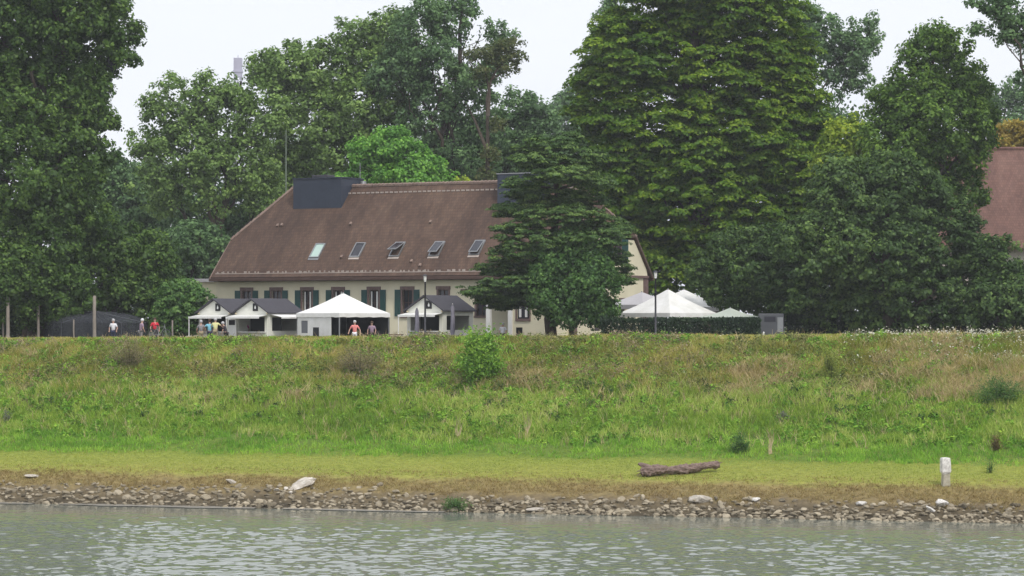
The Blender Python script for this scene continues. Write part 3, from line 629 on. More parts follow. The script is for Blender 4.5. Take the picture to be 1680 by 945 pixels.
# roof
RR = HL - 3.2
v = [(0, 0, EZ), (HL, 0, EZ), (HL, VH, ZH), (RR, VR, ZR), (3.2, VR, ZR), (0, VH, ZH), (0, HW, EZ), (HL, HW, EZ), (HL, HW - VH, ZH), (0, HW - VH, ZH)]
me = bpy.data.meshes.new('roof')
# subdivided front so the ridge can sag a little
me.from_pydata(v, [], [(0, 1, 2, 3, 4, 5), (6, 9, 4, 3, 8, 7), (5, 4, 9), (2, 8, 3)]); me.materials.append(M['tiles'])
roof = bpy.data.objects.new('roof', me); C.objects.link(roof); roof.parent = inn
so_ = roof.modifiers.new('thick', 'SOLIDIFY'); so_.thickness = .18; so_.offset = -1
# ridge and verge tiles
b = MB(); n_ = 74
for i in range(n_):
    a = 3.2 + (RR - 3.2) * i / n_; c = a + (RR - 3.2) / n_ * .93; b.tube([(a, VR, ZR + .02), (c, VR, ZR + .05)], [.14, .16], 6)
for (p, q) in (((0, VH, ZH), (3.2, VR, ZR)), ((0, HW - VH, ZH), (3.2, VR, ZR)), ((HL, VH, ZH), (RR, VR, ZR)), ((HL, HW - VH, ZH), (RR, VR, ZR))):
    p = Vector(p); q = Vector(q)
    for i in range(15): b.tube([p.lerp(q, i / 15), p.lerp(q, (i + .93) / 15) + Vector((0, 0, .03))], [.12, .14], 6)
M['ridge'] = mat('ridge_tiles', (.24, .175, .145), .85, .25, 2)
b.build('ridge_cap', M['ridge'], roof)
b = MB()
for (p, q) in (((-.03, -.05, EZ - .1), (-.03, VH, ZH - .08)), ((HL + .03, -.05, EZ - .1), (HL + .03, VH, ZH - .08)), ((-.03, HW + .05, EZ - .1), (-.03, HW - VH, ZH - .08)), ((HL + .03, HW + .05, EZ - .1), (HL + .03, HW - VH, ZH - .08))):
    MB().tube([p, q], .06, 6).build('verge_board', M['ridge'], roof)
b = MB(); kk = (ZR - EZ) / VR
for i in range(60):
    if i < 9: continue
    u = 3.6 + i * .42
    if u > RR: break
    b.box(u, u + .26, VR - .62, VR - .54, ZR - .62 * kk + .06, ZR - .62 * kk + .17)
M['guard'] = mat('pale_guard', (.42, .36, .32), .7, .2, 2)
b.build('vent_row', M['guard'], roof)
b = MB(); rr_ = random.Random(9); pr = None
for i in range(220):
    u = .3 + i * .139; hh = .03 if (i % 3 == 0 or rr_.random() < .3) else .13 + rr_.random() * .05
    for uu_ in (u, u + .136):
        cur = ((uu_, .24, EZ + .24 * kk + .0), (uu_, .24, EZ + .24 * kk + hh + .03))
        if pr: b.quad(pr[0], cur[0], cur[1], pr[1])
        pr = cur
b.build('snow_guard', M['guard'], roof)
b = MB().box(-.05, HL + .05, -.16, .04, EZ - .30, EZ - .06); b.box(-.05, HL + .05, HW - .04, HW + .16, EZ - .30, EZ - .06)
b.build('gutter', M['brown'], roof, bevel=.03)
b = MB().box(.3, HL - .3, .05, WV, EZ - .32, EZ - .22); b.build('soffit', M['brown'], roof)
# skylights lying in the roof plane
sl_a = math.atan(kk)
def roofM(u, v_): return Matrix.Translation((u, v_, EZ + v_ * kk)) @ Matrix.Rotation(sl_a, 4, 'X')
for i, (px, py) in enumerate(((521, 412), (587, 411), (652, 410), (717, 409), (783, 407))):
    vv = 1.9; u = hu(px, vv); vv = hz(py, u, vv) ; vv = (vv - EZ) / kk; u = hu(px, vv)
    Mt = roofM(u, vv); f = MB()
    for a in ((-.44, -.36, -.75, .75), (.36, .44, -.75, .75), (-.36, .36, -.75, -.66), (-.36, .36, .67, .75)): f.box(*a, .0, .11, Mt)
    fo = f.build('skylight', M['metal'], roof)
    MB().box(-.46, .46, -.95, -.76, .01, .04, Mt).build('flashing', M['guard'] if i else M['metal'], fo)
    if i in (2, 3, 4):
        Mp = Mt @ Matrix.Translation((0, .6, .1)) @ Matrix.Rotation(R(-[0, 0, 24, 13, 8][i]), 4, 'X') @ Matrix.Translation((0, -.6, 0))
        MB().box(-.32, .32, -.62, .62, .01, .03, Mp).build('pane', M['glass'], fo)
        g = MB(); g.box(-.38, -.32, -.7, .62, 0, .05, Mp); g.box(.32, .38, -.7, .62, 0, .05, Mp); g.box(-.32, .32, -.7, -.62, 0, .05, Mp)
        g.build('sash', M['metal'], fo)
    else: MB().box(-.36, .36, -.66, .67, .03, .06, Mt).build('pane', M['milky'] if i == 0 else M['glass'], fo)
# roof vents
for px, py in ((456, 370), (463, 369), (576, 367), (561, 423), (707, 364), (690, 437), (676, 430)):
    vv = 3.; u = hu(px, vv); vv = (hz(py, u, vv) - EZ) / kk; u = hu(px, vv); Mt = roofM(u, vv)
    MB().box(-.09, .09, -.14, .12, .0, .16, Mt).build('vent_tile', M['ridge'], roof, bevel=.03)
# dark clad ventilation boxes straddling the ridge
for j, (pa, pb, ty) in enumerate(((481, 560, 294), (816, 895, 286))):
    v0 = 5.0; ua = hu(pa, v0); ub = hu(pb, v0); zt = hz(ty, ua, v0)
    vb = MB().box(ua, ub, v0, 8.2, EZ + v0 * kk - .25, zt).build('ventilation_box', M['slate'], roof)
    MB().box(ua - .06, ub + .06, v0 - .06, 8.26, zt, zt + .08).build('lid', M['metal'] if j else M['slate'], vb)
    MB().box(ua - .03, ub + .03, v0 - .05, v0 + .02, EZ + v0 * kk - .42, EZ + v0 * kk - .18).build('flashing', M['dark_metal'], vb)
    if not j:
        MB().box(ua + .9, ua + 2.3, 6.2, 7.4, zt + .08, zt + .36).build('cowl', M['dark_metal'], vb, bevel=.05)
        MB().tube([(ub + .35, 7.6, ZR - .2), (ub + .35, 7.6, ZR + .45)], [.33, .22], 10).build('exhaust_pipe', M['metal'], vb)
        MB().tube([(ub - .2, 8.0, zt), (ub - .2, 8.0, zt + 1.3)], .03, 5).build('aerial', M['metal'], vb)
# thin mast on the left hip and small wall lamp
u = hu(469, VR); MB().tube([(u, VR, ZR - 1.5), (u, VR, hz(212, u, VR))], [.07, .04], 6).build('mast', M['mast'], inn)
MB().box(hu(725, WV) - .08, hu(725, WV) + .08, WV - .2, WV, 4.75, 4.85).build('wall_lamp', M['dark_metal'], inn)
# low porch on the right of the front
pu0, pu1 = hu(765, -3), hu(893, -3)
MB().box(pu0 - .3, pu1 + .2, -3.2, WV - .01, 3.75, 3.95).build('porch_roof', M['felt'], inn)
MB().box(pu0 - .3, pu1 + .2, -3.3, -3.2, 3.68, 4.0).build('porch_fascia', M['brown'], inn)
b = MB(); uu = hu(838, -3); wall_mb(b, uu, pu1, 0, 3.7, [(uu + .5, uu + 1.5, 1.9, 3.1)], -3, .25); b.box(pu1 - .25, pu1, -2.75, WV - .02, 0, 3.7)
b.build('porch_wall', M['plaster'], inn)
f = MB().box(uu + .4, uu + 1.6, -3.08, -2.9, 1.72, 1.9); f.box(uu + .4, uu + .5, -3.06, -2.9, 1.9, 3.1); f.box(uu + 1.5, uu + 1.6, -3.06, -2.9, 1.9, 3.1)
fo = f.build('window', M['stone_trim'], inn); MB().box(uu + .5, uu + 1.5, -2.88, -2.85, 1.9, 3.1).build('pane', M['glass'], fo); MB().box(uu + .62, uu + .8, -2.92, -2.9, 2, 3).box(uu + 1.1, uu + 1.3, -2.92, -2.9, 2, 3).build('curtain', M['white'], fo)
for px in (802, 838):
    u = hu(px, -3); MB().box(u - .16, u + .16, -3.15, -2.85, 0, 3.68).build('porch_post', M['white'], inn, bevel=.01)
u = hu(742, -.5)

# low grey annex left of the inn
a0 = P(296, 0, 214); an = empty('annex', (a0.x, 214, 8.2), -HA, label='low annex with a flat grey roof tucked beside the left end of the inn', cat='shed')
MB().box(0, 3.4, 0, 5, 0, 4.75).build('wall', M['plaster'], an); MB().box(-.2, 3.5, -.3, 5.2, 4.75, 5.0).build('roof', M['greyfab'], an)
MB().box(1, 2, -.05, -.003, .9, 2.2).build('window', M['glass'], an)

# ------------------------------------------------------------------ red roofed house on the right
h0 = P(1532, 0, 222); h2 = empty('large_house', (h0.x, 222, 8.2), R(-4), label='large house with weathered red tiled roof half hidden by the right thicket', cat='house')
e2 = hz2 = 10 + 118 / F * 222 - 8.2; r2 = 10 + 280 / F * 230 - 8.2
MB().box(.5, 17.5, .6, 15.4, 0, e2).build('wall', M['plaster2'], h2)
rf = MB().quad((0, 0, e2), (18, 0, e2), (18, 8, r2), (0, 8, r2)); rf.quad((0, 16, e2), (0, 8, r2), (18, 8, r2), (18, 16, e2))
rf = rf.build('roof', M['redtiles'], h2); so_ = rf.modifiers.new('thick', 'SOLIDIFY'); so_.thickness = .2
g = MB()
for x in (.5, 17.2): g.quad((x, .6, e2), (x, 15.4, e2), (x, 8, r2 - .35))
g.build('gable', M['plaster2'], h2)
MB().tube([(0, 8, r2 + .03), (18, 8, r2 + .03)], .16, 6).build('ridge_cap', M['redtiles'], rf)
MB().box(-.1, 18.1, -.16, .02, e2 - .2, e2 - .02).build('gutter', M['brown'], rf)
for x in (1.5, 4.3, 7.4, 10, 13, 15.5):
    for z in (1.2, 4.6):
        f = MB(); f.box(x - .1, x, .5, .598, z, z + 1.5); f.box(x + .9, x + 1, .5, .598, z, z + 1.5); f.box(x - .1, x + 1, .48, .598, z + 1.5, z + 1.65); f.box(x - .1, x + 1, .48, .598, z - .12, z)
        fo = f.build('window', M['stone_trim'], h2); MB().box(x, x + .9, .56, .597, z, z + 1.5).build('pane', M['glass'], fo)
h3 = P(1664, 0, 206)
ln = empty('lean_to', (h3.x, 206, 8.2), R(-4), label='low grey roofed lean-to at the right edge below the red roofed house', cat='shed')
MB().box(.2, 6, .2, 3, 0, 4.2).build('wall', M['plaster2'], ln); MB().quad((0, 0, 4.1), (6.2, 0, 4.1), (6.2, 3.2, 5.1), (0, 3.2, 5.1)).build('roof', M['greyfab'], ln)
MB().box(1, 2, .1, .197, 1, 2.4).build('door', M['brown'], ln)

# ------------------------------------------------------------------ hazy tower far away
tp = P(390, 0, 1150); tb = P(390, 95, 1150)
tw = empty('tower', (tp.x, 1150, 7.5), 0, label='slim hazy tower with a boxy head far behind the pale poplar', cat='tower')
hh = tb.z - 7.5
MB().box(-1.7, 1.7, -1.7, 1.7, hh - 8, hh).box(-2.0, 2.0, -2.0, 2.0, hh - 6, hh - 5.2).build('head', M['tower'], tw)
b = MB()
for sx in (-1, 1):
    for sy in (-1, 1): b.tube([(sx * 1.3, sy * 1.3, 0), (sx * 1.3, sy * 1.3, hh - 8)], .35, 6)
for i in range(28):
    z = i * (hh - 8) / 28; z2 = (i + 1) * (hh - 8) / 28
    b.tube([(-1.3, -1.3, z), (1.3, -1.3, z2)], .16, 4); b.tube([(1.3, -1.3, z), (1.3, 1.3, z2)], .16, 4); b.tube([(1.3, -1.3, z), (-1.3, -1.3, z2)], .16, 4)
b.build('lattice_shaft', M['tower'], tw); MB().tube([(0, 0, hh), (0, 0, hh + 1.3)], .15, 6).build('aerial', M['tower'], tw)

# ------------------------------------------------------------------ food stalls
def make_stall(loc):
    W_, D_, E_, RZ = 2.75, 4.2, 2.34, 3.22
    t = empty('food_stall', loc, -HA)
    b = MB(); wall_mb(b, .08, W_ - .08, 0, E_, [(.3, W_ - .3, 1.0, 2.0)], 0, .06)
    wall_mb(b, .06, D_ - .06, 0, E_, [(.5, 3.6, 1.05, 1.98)], W_ - .08, .06, True); b.box(.02, .08, .06, D_ - .06, 0, E_); b.box(.08, W_ - .08, D_ - .06, D_, 0, E_)
    for y in (0, D_ - .06):
        a = [(.02, y, E_), (W_ - .02, y, E_), (W_ / 2, y, RZ - .04)]; c = [(p[0], y + .06, p[2]) for p in a]; b.quad(*a); b.quad(*c[::-1]); b.quad(a[0], c[0], c[2], a[2]); b.quad(a[1], a[2], c[2], c[1])
    b.box(.08, W_ - .14, 1.8, 1.86, 0, 2.3)
    b.build('wall', M['stallwall'], t)
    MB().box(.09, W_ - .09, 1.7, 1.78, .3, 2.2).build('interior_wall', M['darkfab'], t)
    r = MB()
    for sg_ in (-1, 1):
        x = W_ / 2 + sg_ * (W_ / 2 + .14); ze = E_ - .10
        p = [(x, -.22, ze), (W_ / 2, -.22, RZ), (W_ / 2, D_ + .15, RZ), (x, D_ + .15, ze)]; q = [(a[0], a[1], a[2] + .09) for a in p]
        r.quad(*(p if sg_ < 0 else p[::-1])); r.quad(*(q[::-1] if sg_ < 0 else q))
        for i in range(4): j = (i + 1) % 4; r.quad(p[i], p[j], q[j], q[i])
    r.build('roof', M['felt'], t)
    MB().box(.2, W_ - .2, -.28, -.003, .94, .995).build('counter', M['white'], t)
    a = MB(); a.quad((.0, -.02, 2.16), (W_, -.02, 2.16), (W_, -1.15, 2.02), (0, -1.15, 2.02)); a.box(0, W_, -1.17, -1.12, 1.90, 2.04); a.build('awning', M['fabric'], t)
    ar = MB(); ar.tube([(0.03, -1.12, 1.95), (.03, -1.12, -.1)], .035, 6); ar.build('awning_post', M['white'], t)
    sgn = MB().box(W_ / 2 + .12, W_ / 2 + .52, -.05, -.003, 2.42, 2.95).build('hanging_sign', M['black'], t)
    fl = MB(); cx = W_ / 2 + .32; pts = [(cx, -.055, 2.83), (cx - .055, -.055, 2.70), (cx - .07, -.055, 2.62), (cx - .04, -.055, 2.56), (cx + .04, -.055, 2.56), (cx + .07, -.055, 2.62), (cx + .055, -.055, 2.70)]
    fl.quad(*pts[::-1]); fl.build('emblem', M['white'], sgn)
    for x in (.05, W_ - .12): MB().box(x, x + .1, -.1, -.003, 2.2, 2.3).build('spot_lamp', M['lampwarm'], t)
    return t
SG = 'white food stalls beside the marquee'
st = make_stall((0, 0, 8.2)); pA = P(325, 0, 191.5); st.location = (pA.x, 191.5, 8.2); tag(st, 'leftmost small gabled food stall, with the people queueing at its counter', 'food stall', SG)
s2 = copy_tree(st); pB = P(386, 0, 190); s2.location = (pB.x, 190, 8.2); tag(s2, 'second gabled food stall, joined to the marquee by its side awning', 'food stall', SG)
s3 = copy_tree(st); pC = P(667, 0, 188); s3.location = (pC.x, 188, 8.2); s3.scale = (1.06, 1.0, 1.06); tag(s3, 'gabled food stall behind the lamp post and the folded parasols', 'food stall', SG)
a = MB(); a.quad((2.75, .2, 2.2), (2.75, 3.9, 2.2), (3.7, 3.9, 2.0), (3.7, .2, 2.0)); a.box(3.68, 3.72, .2, 3.9, 1.9, 2.02); a.build('side_awning', M['fabric'], s2)
MB().box(.9, 1.5, -.035, -.003, .35, .62).build('notice', M['maroon'], s3)
# fridge/board between stalls
bo = empty('menu_board', P(381, 0, 189.6).xy.to_3d() + Vector((0, 0, 8.2)), -HA, label='white menu board with a dark panel between the two left food stalls', cat='board')
MB().box(-.35, .35, -.03, .03, .3, 2.0).build('panel', M['white'], bo, bevel=.01); MB().box(-.25, .25, -.05, -.031, 1.45, 1.8).build('dark_panel', M['black'], bo)
MB().box(-.33, -.28, -.03, .3, 0, .3).box(.28, .33, -.03, .3, 0, .3).build('leg', M['dark_metal'], bo)

# ------------------------------------------------------------------ tents
def canopy(half, ez, pz, val, sag=.12, n=8, m=6):
    """four sided tent roof with slightly hollow faces and a valance"""
    b = MB(); cs = [(-half, -half), (half, -half), (half, half), (-half, half)]
    for i in range(4):
        A_ = Vector((*cs[i], ez)); B_ = Vector((*cs[(i + 1) % 4], ez)); T_ = Vector((0, 0, pz)); rows = []
        for j in range(m + 1):
            t = j / m; row = []
            for k in range(n + 1):
                u = k / n; p = A_.lerp(B_, u).lerp(T_, t); p.z -= sag * math.sin(math.pi * min(1, t * 1.05)) * (.7 + .5 * math.sin(math.pi * u)); p.z = max(p.z, ez - .03) if t < .2 else p.z; row.append(p)
            rows.append(row)
        for j in range(m):
            for k in range(n): b.quad(rows[j][k], rows[j][k + 1], rows[j + 1][k + 1], rows[j + 1][k])
    return b, cs
def make_tent(name, half, h_e, h_p, val=.28, roofm='fabric', walls=True):
    t = empty(name, (0, 0, 8.2), R(44)); b, cs = canopy(half, h_e, h_p, val); b.build('canopy', M[roofm], t, smooth=True)
    v = MB()
    for i in range(4):
        A_ = Vector((*cs[i], 0)); B_ = Vector((*cs[(i + 1) % 4], 0)); N_ = 12
        for k in range(N_):
            p, q = A_.lerp(B_, k / N_), A_.lerp(B_, (k + 1) / N_); w1 = .02 * math.sin(k * 2.1); w2 = .02 * math.sin((k + 1) * 2.1)
            v.quad((p.x * 1.004, p.y * 1.004, h_e), (q.x * 1.004, q.y * 1.004, h_e), (q.x * 1.012, q.y * 1.012, h_e - val + w2), (p.x * 1.012, p.y * 1.012, h_e - val + w1))
    v.build('valance', M[roofm], t)
    MB().tube([(0, 0, h_p - .06), (0, 0, h_p + .06)], [.07, .03], 8).build('finial', M['metal'], t)
    for x, y in cs: MB().tube([(x * .98, y * .98, -.05), (x * .98, y * .98, h_e)], .05, 6).build('pole', M['metal'], t)
    return t
T1 = make_tent('marquee', 2.28, 2.27, 3.66); p = P(563, 0, 189.3); T1.location = (p.x, 189.3, 8.2)
tag(T1, 'white pointed marquee between the food stalls, one side walled and the other open', 'tent', 'white event tents')
# local axes: corner (-h,-h) rotated 44 deg points at the camera; side x=-h is the left face, side y=-h the right face
h_ = 2.28
b = MB(); wall_mb(b, -h_ + .9, h_, 0, 2.2, [(1.1, 1.8, .9, 1.75)], -h_ + .02, .03, True); b.build('side_wall', M['fabric'], T1)
MB().box(-h_ + .03, -h_ + .045, 1.12, 1.78, .92, 1.73).build('window', M['greyglass'], T1)
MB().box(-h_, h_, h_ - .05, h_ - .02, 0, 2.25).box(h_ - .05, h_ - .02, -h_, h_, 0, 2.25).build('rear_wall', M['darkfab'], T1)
TG = 'white event tents'
T2 = make_tent('pagoda_tent', 2.35, 2.27, 3.9); p = P(1096, 0, 186.5); T2.location = (p.x, 186.5, 8.2); tag(T2, 'big bright white pointed tent right behind the clipped hedge', 'tent', TG)
T3 = make_tent('pagoda_tent', 2.0, 2.85, 3.75, .3, 'greyfab'); p = P(1053, 0, 190.5); T3.location = (p.x, 190.5, 8.2); tag(T3, 'greyish tent roof tucked behind the big tent on the side of the inn gable', 'tent', TG)
T4 = make_tent('pagoda_tent', 2.2, 2.7, 3.95); p = P(1122, 0, 192); T4.location = (p.x, 192, 8.2); tag(T4, 'white tent whose peak shows behind the right shoulder of the big tent', 'tent', TG)
T5 = make_tent('pagoda_tent', 1.5, 2.0, 2.62, .2, 'greenfab'); p = P(1198, 0, 184.5); T5.location = (p.x, 184.5, 8.2); tag(T5, 'low pale greenish tent under the spreading tree at the right end of the hedge', 'tent', TG)

# dark net tent on the left
p = P(158, 0, 193); nt_ = empty('net_tent', (p.x, 193, 8.2), R(20), label='low dark mesh tent with a shallow round roof under the left trees', cat='tent')
b = MB(); N_ = 20; rw = [(.25, 2.42), (1.2, 2.36), (2.3, 2.2), (3.2, 1.95), (3.6, 1.6)]
for j in range(4):
    for k in range(N_):
        a0_, a1_ = 2 * math.pi * k / N_, 2 * math.pi * (k + 1) / N_; (r0, z0), (r1, z1) = rw[j], rw[j + 1]
        b.quad((r1 * math.cos(a0_), r1 * math.sin(a0_), z1), (r1 * math.cos(a1_), r1 * math.sin(a1_), z1), (r0 * math.cos(a1_), r0 * math.sin(a1_), z0), (r0 * math.cos(a0_), r0 * math.sin(a0_), z0))
b.build('roof', M['net'], nt_, smooth=True)
b = MB()
for k in range(N_):
    a0_, a1_ = 2 * math.pi * k / N_, 2 * math.pi * (k + 1) / N_
    b.quad((3.6 * math.cos(a0_), 3.6 * math.sin(a0_), 0), (3.6 * math.cos(a1_), 3.6 * math.sin(a1_), 0), (3.6 * math.cos(a1_), 3.6 * math.sin(a1_), 1.6), (3.6 * math.cos(a0_), 3.6 * math.sin(a0_), 1.6))
b.build('mesh_wall', M['net'], nt_)
for k in range(0, N_, 4):
    a0_ = 2 * math.pi * k / N_; MB().tube([(3.55 * math.cos(a0_), 3.55 * math.sin(a0_), 0), (3.55 * math.cos(a0_), 3.55 * math.sin(a0_), 1.6), (0, 0, 2.4)], .03, 5).build('pole', M['metal'], nt_)

# ------------------------------------------------------------------ posts, lamps, parasols
def groundat(px, Y): p = P(px, 0, Y); p.z = gz(p.x, Y); return p
for px, Y, top, w_, lb in ((13, 189.5, 487, .26, 'pale weathered post at the far left, left of all the others'), (63, 191, 496, .2, 'darker slimmer post between the two pale weathered posts'), (155, 188.5, 485, .25, 'pale weathered post in front of the dark net tent'),
                    (5, 190.5, 518, .14, 'short thin stake beside the far left post'), (121, 189.5, 524, .12, 'short thin stake left of the net tent post'), (283, 188.5, 525, .12, 'short thin pale stake right of the parked bicycle')):
    g_ = groundat(px, Y); zt = P(px, top, Y).z; b = MB(); r_ = w_ / 2
    b.tube([(0, 0, -.2), (.01, 0, .5), (-.01, .01, (zt - g_.z) * .6), (.0, 0, zt - g_.z - .04), (0, 0, zt - g_.z)], [r_ * 1.05, r_, r_ * .95, r_ * .92, r_ * .6], 9)
    o = b.build('wooden_post', M['wood'], smooth=True); o.location = g_; tag(o, lb, 'post', 'posts on the left of the dike')
for px, Y, top, lb in ((697.5, 184, 450, 'slim dark lamp post in front of the third food stall'), (1075.5, 178.6, 444, 'slim dark lamp post in front of the big white tent')):
    g_ = groundat(px, Y); zt = P(px, top, Y).z - g_.z; t = empty('street_lamp', g_, 0, label=lb, cat='lamp post', group='lamp posts')
    MB().tube([(0, 0, -.1), (0, 0, .8), (0, 0, .82), (0, 0, zt - .5)], [.10, .10, .07, .055], 10).build('pole', M['dark_metal'], t, smooth=True)
    MB().tube([(0, 0, zt - .5), (0, 0, zt - .45), (0, 0, zt - .15), (0, 0, zt - .12)], [.06, .09, .11, .11], 10).build('lantern_glass', M['white'], t, smooth=True)
    MB().tube([(0, 0, zt - .12), (0, 0, zt - .05), (0, 0, zt)], [.17, .14, .03], 12).build('lamp_cap', M['dark_metal'], t)
for px, Y, top, lb in ((684, 185, 504, 'folded lilac grey parasol just left of the lamp post'), (742.5, 185, 498, 'folded lilac grey parasol right of the lamp post by the porch')):
    g_ = groundat(px, Y); zt = P(px, top, Y).z - g_.z; t = empty('folded_parasol', g_, 0, label=lb, cat='parasol', group='folded parasols')
    MB().tube([(0, 0, 0), (0, 0, zt)], .03, 6).build('pole', M['white'], t)
    MB().tube([(0, 0, .75), (0, 0, 1.0), (.02, 0, zt * .6), (.0, 0, zt - .25), (0, 0, zt - .05)], [.11, .17, .15, .12, .03], 9).build('cover', M['lilac'], t, smooth=True)
    MB().box(-.3, .3, -.3, .3, 0, .1).build('base', M['concrete'], t, bevel=.02)
# grey trailer with a pale panel under the right trees
g_ = groundat(1265, 183); t = empty('trailer', g_, R(-6), label='dull grey box trailer with a dark window at the right hedge end', cat='trailer')
b = MB(); b.box(-.85, .85, 0, 2.2, .45, 2.2); b.build('body', M['trailer'], t, bevel=.06)
MB().box(-.45, .30, -.02, -.004, 1.65, 2.0).build('window', M['glass'], t); MB().box(.42, 0.80, -.03, -.004, .95, 1.95).build('panel', M['metal'], t)
for x in (-.75, .75):
    wh = MB().tube([(x - .1, 1.1, .3), (x + .1, 1.1, .3)], .3, 14).build('wheel', M['black'], t)
    MB().tube([(x - .11, 1.1, .3), (x + .11, 1.1, .3)], .14, 10).build('rim', M['metal'], wh)
MB().tube([(-.9, 1, .5), (-1.6, 1, .45)], .04, 6).build('drawbar', M['dark_metal'], t)
g_ = groundat(1253, 181); b = MB()
for k in range(10):
    pass
prof = [(.30, 0), (.31, .12), (.22, .45), (.1, .8), (.03, .98), (.0, 1.0)]
b.tube([(0, 0, z) for r_, z in prof], [max(.01, r_) for r_, z in prof], 12)
o = b.build('white_sack', M['white'], smooth=True); o.location = g_; tag(o, 'slumped white sack leaning at the foot of the grey trailer', 'sack')
# low white trough planter by the marquee
g_ = groundat(655, 183); t = empty('planter', g_, R(-10), label='low white trough planter standing on the dike right of the marquee', cat='planter')
b = MB(); b.box(-.42, .42, -.16, .16, .0, .3); b.build('trough', M['white'], t, bevel=.03); MB().box(-.36, .36, -.1, .1, .3, .31).build('soil', M['brown'], t)
# dark bin / chair outlines inside the marquee area
for px, Y, lb, rz in ((621, 188, 'dark folding chair leaning in the open side of the marquee', .5), (516, 186.6, 'dark chair standing in front of the marquee side wall', -.4), (853, 186.5, 'dark chair on the porch beside the cream wall', .2)):
    t = empty('chair', groundat(px, Y), rz, label=lb, cat='chair', group='dark chairs')
    MB().box(-.22, .22, -.22, .22, .44, .48).build('seat', M['black'], t); MB().box(-.22, .22, .2, .24, .5, 1.25 if px != 621 else 1.0).build('backrest', M['black'], t)
    for x in (-.2, .2):
        for y in (-.2, .2): MB().tube([(x, y, 0), (x, y, .45)], .018, 5).build('leg', M['metal'], t)
# beer table glimpsed in front of the marquee
for px, Y, lb in ((640, 187, 'bench table set in the open side of the marquee'), (770, 185.5, 'white topped table under the pine by the porch')):
    t = empty('table', groundat(px, Y), .1, label=lb, cat='table'); MB().box(-.9, .9, -.35, .35, .72, .78).build('tabletop', M['white'] if px > 700 else M['brown'], t)
    for x in (-.8, .8):
        for y in (-.3, .3): MB().box(x - .03, x + .03, y - .03, y + .03, 0, .72).build('leg', M['metal'], t)

# ------------------------------------------------------------------ bicycle
def make_bike(loc, rz, lb):
    t = empty('bicycle', loc, rz, label=lb, cat='bicycle')
    def ring(c, r_, tr, n=24, tilt=0):
        pts = [(c[0] + r_ * math.cos(2 * math.pi * k / n), c[1], c[2] + r_ * math.sin(2 * math.pi * k / n)) for k in range(n + 1)]
        return MB().tube(pts, tr, 6, cap=False)
    for x in (-.52, .52):
        wh = ring((x, 0, .34), .33, .022).build('wheel', M['black'], t); ring((x, 0, .34), .305, .012).build('rim', M['metal'], wh)
        sp = MB()
        for k in range(12): a_ = math.pi * k / 12; sp.tube([(x - .3 * math.cos(a_), 0, .34 - .3 * math.sin(a_)), (x + .3 * math.cos(a_), 0, .34 + .3 * math.sin(a_))], .003, 3)
        sp.build('spokes', M['metal'], wh)
    f = MB()
    for a_, b_ in (((-.52, 0, .34), (-.05, 0, .3)), ((-.52, 0, .34), (-.2, 0, .8)), ((-.05, 0, .3), (-.22, 0, .88)), ((-.05, 0, .3), (.36, 0, .78)), ((-.2, 0, .8), (.36, 0, .82)), ((.36, 0, .95), (.52, 0, .34))): f.tube([a_, b_], .018, 6)
    f.build('frame', M['metal'], t); MB().box(-.35, -.1, -.07, .07, .88, .93).build('saddle', M['black'], t, bevel=.02)
    MB().tube([(.28, -.28, 1.02), (.38, -.1, 1.0), (.38, .1, 1.0), (.28, .28, 1.02)], .014, 6).build('handlebar', M['black'], t)
    MB().tube([(-.05, -.1, .3), (-.05, .1, .3)], .07, 10).build('crankset', M['metal'], t)
    MB().tube([(.36, 0, .95), (.38, 0, 1.0)], .016, 6).build('stem', M['metal'], t)
    return t
pb_ = onground(262, 557); make_bike(pb_, R(-25), 'bicycle parked at the dike edge in front of the person in red')

